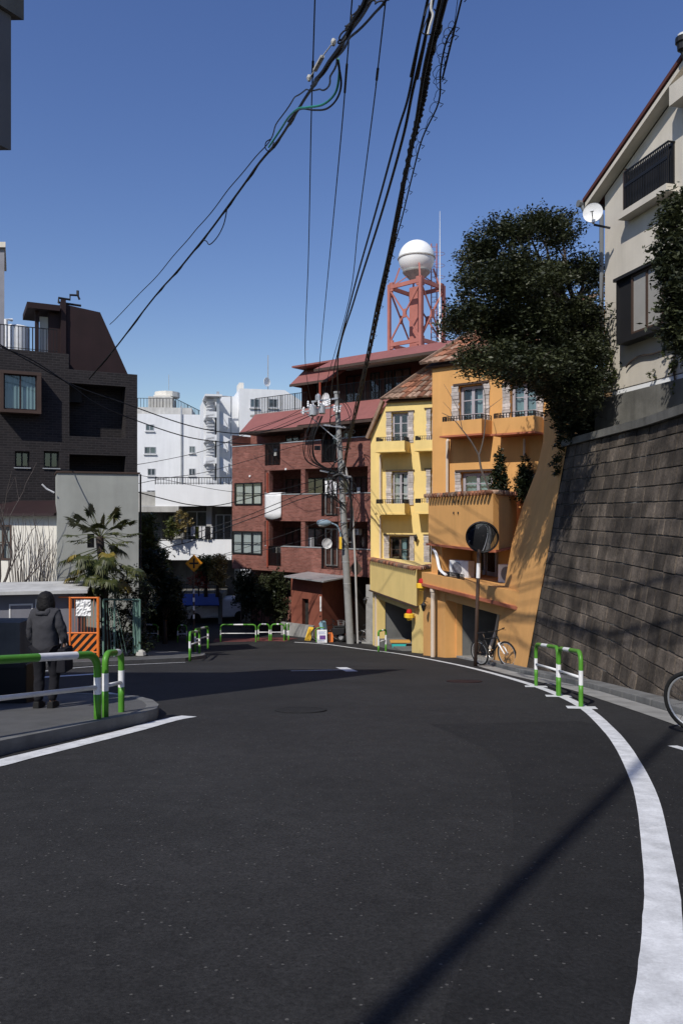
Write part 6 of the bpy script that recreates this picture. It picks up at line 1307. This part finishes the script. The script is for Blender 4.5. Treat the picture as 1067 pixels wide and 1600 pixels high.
# white car nose in the garage
t = thing('parked_car', 'white car nose in the dark garage under the blue awning', 'car', P(338,1000,46.2), math.radians(200)); ZO[t.name] = 0; t.location.z = gz(46)+.0
m = MB(); prof = [(-1.9,.25),(2.0,.25),(2.08,.5),(1.95,.72),(1.15,.9),(.55,1.35),(-1.2,1.4),(-1.9,.95)]; m.prism([(x,-.75,z) for x,z in prof], (0,1.5,0)); m.build('body', M['wht'], t, bevel=.1)
m = MB(); m.prism([(1.12,-.66,.93),(.58,-.6,1.33),(.58,.6,1.33),(1.12,.66,.93)], (.03,0,.03)); m.build('windscreen', M['glassd'], t)
for x in (-1.25,1.35):
    for s in (-1,1): w = MB().lathe([(.2,-.1),(.3,-.09),(.3,.09),(.2,.1)], (x,.7*s,.3), 18, 'y').build('wheel', M['rubber'], t)
for s in (-1,1): MB().lathe([(.03,1.93),(.13,1.98),(.1,2.06),(.02,2.08)], (0,.52*s,.6), 12, 'x').build('headlight', M['chrome'], t)
# ------------------------------------------------------------ person on the left pavement, seen from behind
def skin_mesh(name, m, parent, verts, edges, rad, sub=2, root=0, fold=0):
    me = bpy.data.meshes.new(name); me.from_pydata(verts, edges, []); me.materials.append(m); o = bpy.data.objects.new(name, me); COL.objects.link(o); o.parent = parent
    o['_k'] = 0; del o['_k']; sk = o.modifiers.new('skin','SKIN'); sk.use_smooth_shade = True
    if not me.skin_vertices: bpy.context.view_layer.update()
    for i, v in enumerate(me.skin_vertices[0].data): r = rad[i]; v.radius = r if isinstance(r, tuple) else (r, r); v.use_root = (i == root)
    ss = o.modifiers.new('sub','SUBSURF'); ss.levels = sub; ss.render_levels = sub
    if fold:
        tx = bpy.data.textures.new('cloth_folds', 'CLOUDS'); tx.noise_scale = .09; tx.noise_depth = 3; dm = o.modifiers.new('folds','DISPLACE'); dm.texture = tx; dm.strength = fold; dm.mid_level = .5
    return o
def person():
    f = G(72,1106,.13); t = thing('person', 'person seen from behind in a grey hooded top and dark trousers on the left pavement', 'person', f, math.radians(-6)); ZO[t.name] = 0; t.scale = (1.0,)*3
    # faces +Y (away); joints in metres, 1.58 tall
    V = [(0,0,.83),(0,.0,.97),(0,-.01,1.12),(0,-.02,1.28),(0,.0,1.36),(0,.02,1.44), (0,.03,1.50),
         (-.085,0,.80),(-.095,.02,.44),(-.09,-.03,.08),(-.1,.1,.035), (.085,0,.80),(.10,.06,.45),(.085,-.0,.09),(.1,.13,.035),
         (-.155,-.01,1.285),(-.21,.0,1.02),(-.20,.09,.81),(-.195,.12,.73), (.155,-.01,1.285),(.22,-.0,1.03),(.23,.08,.83),(.225,.11,.75)]
    E = [(0,1),(1,2),(2,3),(3,4),(4,5),(5,6),(0,7),(7,8),(8,9),(9,10),(0,11),(11,12),(12,13),(13,14),(3,15),(15,16),(16,17),(17,18),(3,19),(19,20),(20,21),(21,22)]
    R = [(.14,.1),(.115,.09),(.13,.095),(.13,.085),(.055,.055),(.075,.085),(.06,.07),.075,.052,.035,(.035,.03),.075,.052,.035,(.035,.03),.045,.034,.026,(.026,.018),.045,.034,.026,(.026,.018)]
    o = 0
    for (hx, hy, hz, sgn) in ((-.195,.12,.73,-1),(.225,.11,.75,1)):
        ri = 18 if sgn < 0 else 22
        for k in range(4):
            b = len(V); y = hy-.03+.02*k; ln = (.03,.036,.034,.028)[k]
            V += [(hx, y, hz-.02), (hx-sgn*.004, y+.004, hz-.02-ln), (hx-sgn*.016, y+.006, hz-.02-ln*1.9)]; E += [(ri,b),(b,b+1),(b+1,b+2)]; R += [.008,.0075,.006]
        b = len(V); V += [(hx-sgn*.012,hy+.035,hz+.0),(hx-sgn*.02,hy+.05,hz-.03)]; E += [(ri,b),(b,b+1)]; R += [.009,.007]
    skin_mesh('body', M['skin'], t, V, E, R)
    # hooded top
    V = [(0,.01,.64),(0,0,.88),(0,-.015,1.10),(0,-.02,1.26),(0,.0,1.335),(-.15,-.01,1.275),(-.225,-.0,1.03),(-.21,.085,.84),(.15,-.01,1.275),(.235,.0,1.04),(.245,.075,.86)]
    skin_mesh('hooded_top', M['hood'], t, V, [(0,1),(1,2),(2,3),(3,4),(3,5),(5,6),(6,7),(3,8),(8,9),(9,10)], [(.2,.15),(.2,.155),(.18,.145),(.165,.125),(.075,.08),.085,.068,.05,.085,.068,.05], sub=3, fold=.035)
    skin_mesh('hood', M['hood'], t, [(-.085,.01,1.365),(-.085,-.06,1.335),(-.05,-.1,1.28),(0,-.115,1.235),(.05,-.1,1.28),(.085,-.06,1.335),(.085,.01,1.365),(0,-.09,1.33)], [(0,1),(1,2),(2,3),(3,4),(4,5),(5,6),(3,7)], [.035,.042,.045,.045,.045,.042,.035,.06], sub=3, root=3, fold=.03)
    V = [(0,0,.86),(-.09,0,.78),(-.098,.02,.44),(-.092,-.03,.07),(.09,0,.78),(.105,.06,.45),(.088,-.0,.08)]
    skin_mesh('trousers', M['trous'], t, V, [(0,1),(1,2),(2,3),(0,4),(4,5),(5,6)], [(.15,.12),.105,.075,.062,.105,.075,.062], sub=3, fold=.03)
    for s, y0 in ((-.095,-.03),(.09,0)):
        MB().add([(s-.045,y0-.07,0),(s+.045,y0-.07,0),(s+.05,y0+.12,0),(s+.02,y0+.19,0),(s-.03,y0+.19,0),(s-.05,y0+.12,0),(s-.04,y0-.06,.1),(s+.04,y0-.06,.1),(s+.04,y0+.04,.1),(s+.02,y0+.17,.05),(s-.02,y0+.17,.05),(s-.04,y0+.04,.1)],
                 [(0,5,4,3,2,1),(0,1,7,6),(1,2,8,7),(2,3,9,8),(3,4,10,9),(4,5,11,10),(5,0,6,11),(6,7,8,9,10,11)]).build('shoe', M['rubber'], t, bevel=.012)
    # bobbed black hair round head and neck
    hm = MB(); NR, NC = 12, 20; g = []
    for i in range(NR+1):
        q_ = i/NR; zz = 1.585-.27*q_; w = .108*math.sqrt(max(0, 1-(1-min(1,q_*2.2))**2)) if q_ < .45 else .108+.012*math.sin((q_-.45)*5); row = []
        if i == NR: w *= .8
        for k in range(NC):
            a = 2*math.pi*k/NC; rr = w*(1+.035*math.sin(k*5.1+i*.4)); yy_ = .005+rr*1.05*math.sin(a)
            if q_ > .35 and math.sin(a) > .35: yy_ = min(yy_, .055)
            row.append((rr*math.cos(a), yy_, zz))
        row.append(row[0]); g.append(row)
    hm.quads(g); hm.build('hair', M['hair'], t, smooth=True)
    # face on the far side
    MB().lathe([(.005,.0),(.02,.03),(.005,.05)], (0,.105,1.42), 8).build('nose', M['skin'], t, smooth=True)
    t.scale = (.93,.93,.94)
    b = thing('shoulder_bag', 'small dark bag carried at the right side of the person', 'bag', Vector(f)+Vector((.245,.0,.47))); ZO[b.name] = 0
    MB().prism([(-.06,-.16,0),(.06,-.16,0),(.05,-.14,.3),(-.05,-.14,.3)], (0,.3,0)).build('pouch', M['trous'], b, bevel=.02); MB().tube(cat([(0,-.12,.3),(-.0,-.06,.42),(0,.06,.42),(0,.12,.3)],4),.012,6).build('handle', M['trous'], b)
person()
# small things: extras on balconies
for i, (px, py, cm, lab) in enumerate(((437,745,'leafy','green pot plant on the second floor brick balcony'),(447,745,'cream2','pale box on the second floor brick balcony'))):
    pass
for px, py, w, h, v, cm, lab in ((480,855,11,15,.5,'wht','white slatted cabinet on the first floor brick balcony'), (430,864,9,9,.6,'offw','small pale air conditioner behind the brick railing'), (556,836,8,10,.9,'wht','white outdoor unit high in the right hand brick recess'), (540,698,0,0,0,0,0)):
    if not w: continue
    a, b_ = RU.u(px-w/2,v), RU.u(px+w/2,v); zz = RU.z(px,py,v); s = RU.Y(px)/F; p = RU.w((a+b_)/2, v, zz); t = thing('balcony_cabinet', lab, 'cabinet', p, RU.rz, 'boxes on the brick balconies'); ZO[t.name] = 0; W = (b_-a)
    MB().box(-W/2,W/2,0,.3,0,h*s).build('case', M[cm], t, bevel=.01); m = MB()
    for k in range(4): m.box(-W/2+.03,W/2-.03,-.012,0,h*s*(.12+.2*k),h*s*(.12+.2*k)+.02)
    m.box(-.012,.012,-.015,0,.02,h*s-.02); m.build('slats', M['blackp'], t)
rnd = random.Random(77)
for i, (px, py0, py1, v, cm, lab) in enumerate(((510,772,751,.3,'wht','pale garment left on the second floor drying rail'),(516,775,750,.3,'lilac','lilac garment in the middle of the second floor drying rail'),(523,775,751,.3,'whiteb','white garment at the right of the second floor drying rail'),(430,712,701,.4,'whiteb','white towel behind the third floor railing'),(560,790,760,1.2,'whiteb','white sheet hanging in the right hand brick recess'))):
    s = RU.Y(px)/F; W = .2; hh = (py0-py1)*s; p = RU.w(RU.u(px,v), v, RU.z(px,py0,v)); t = thing('laundry', lab, 'laundry', p, RU.rz, 'laundry on the brick building'); ZO[t.name] = 0
    g = [[(-W/2+W*k/5, .02*math.sin(k*2+j), hh*j/4) for k in range(6)] for j in range(5)]; o = MB().quads(g).build('cloth', M[cm], t); sm = o.modifiers.new('s','SOLIDIFY'); sm.thickness = .015
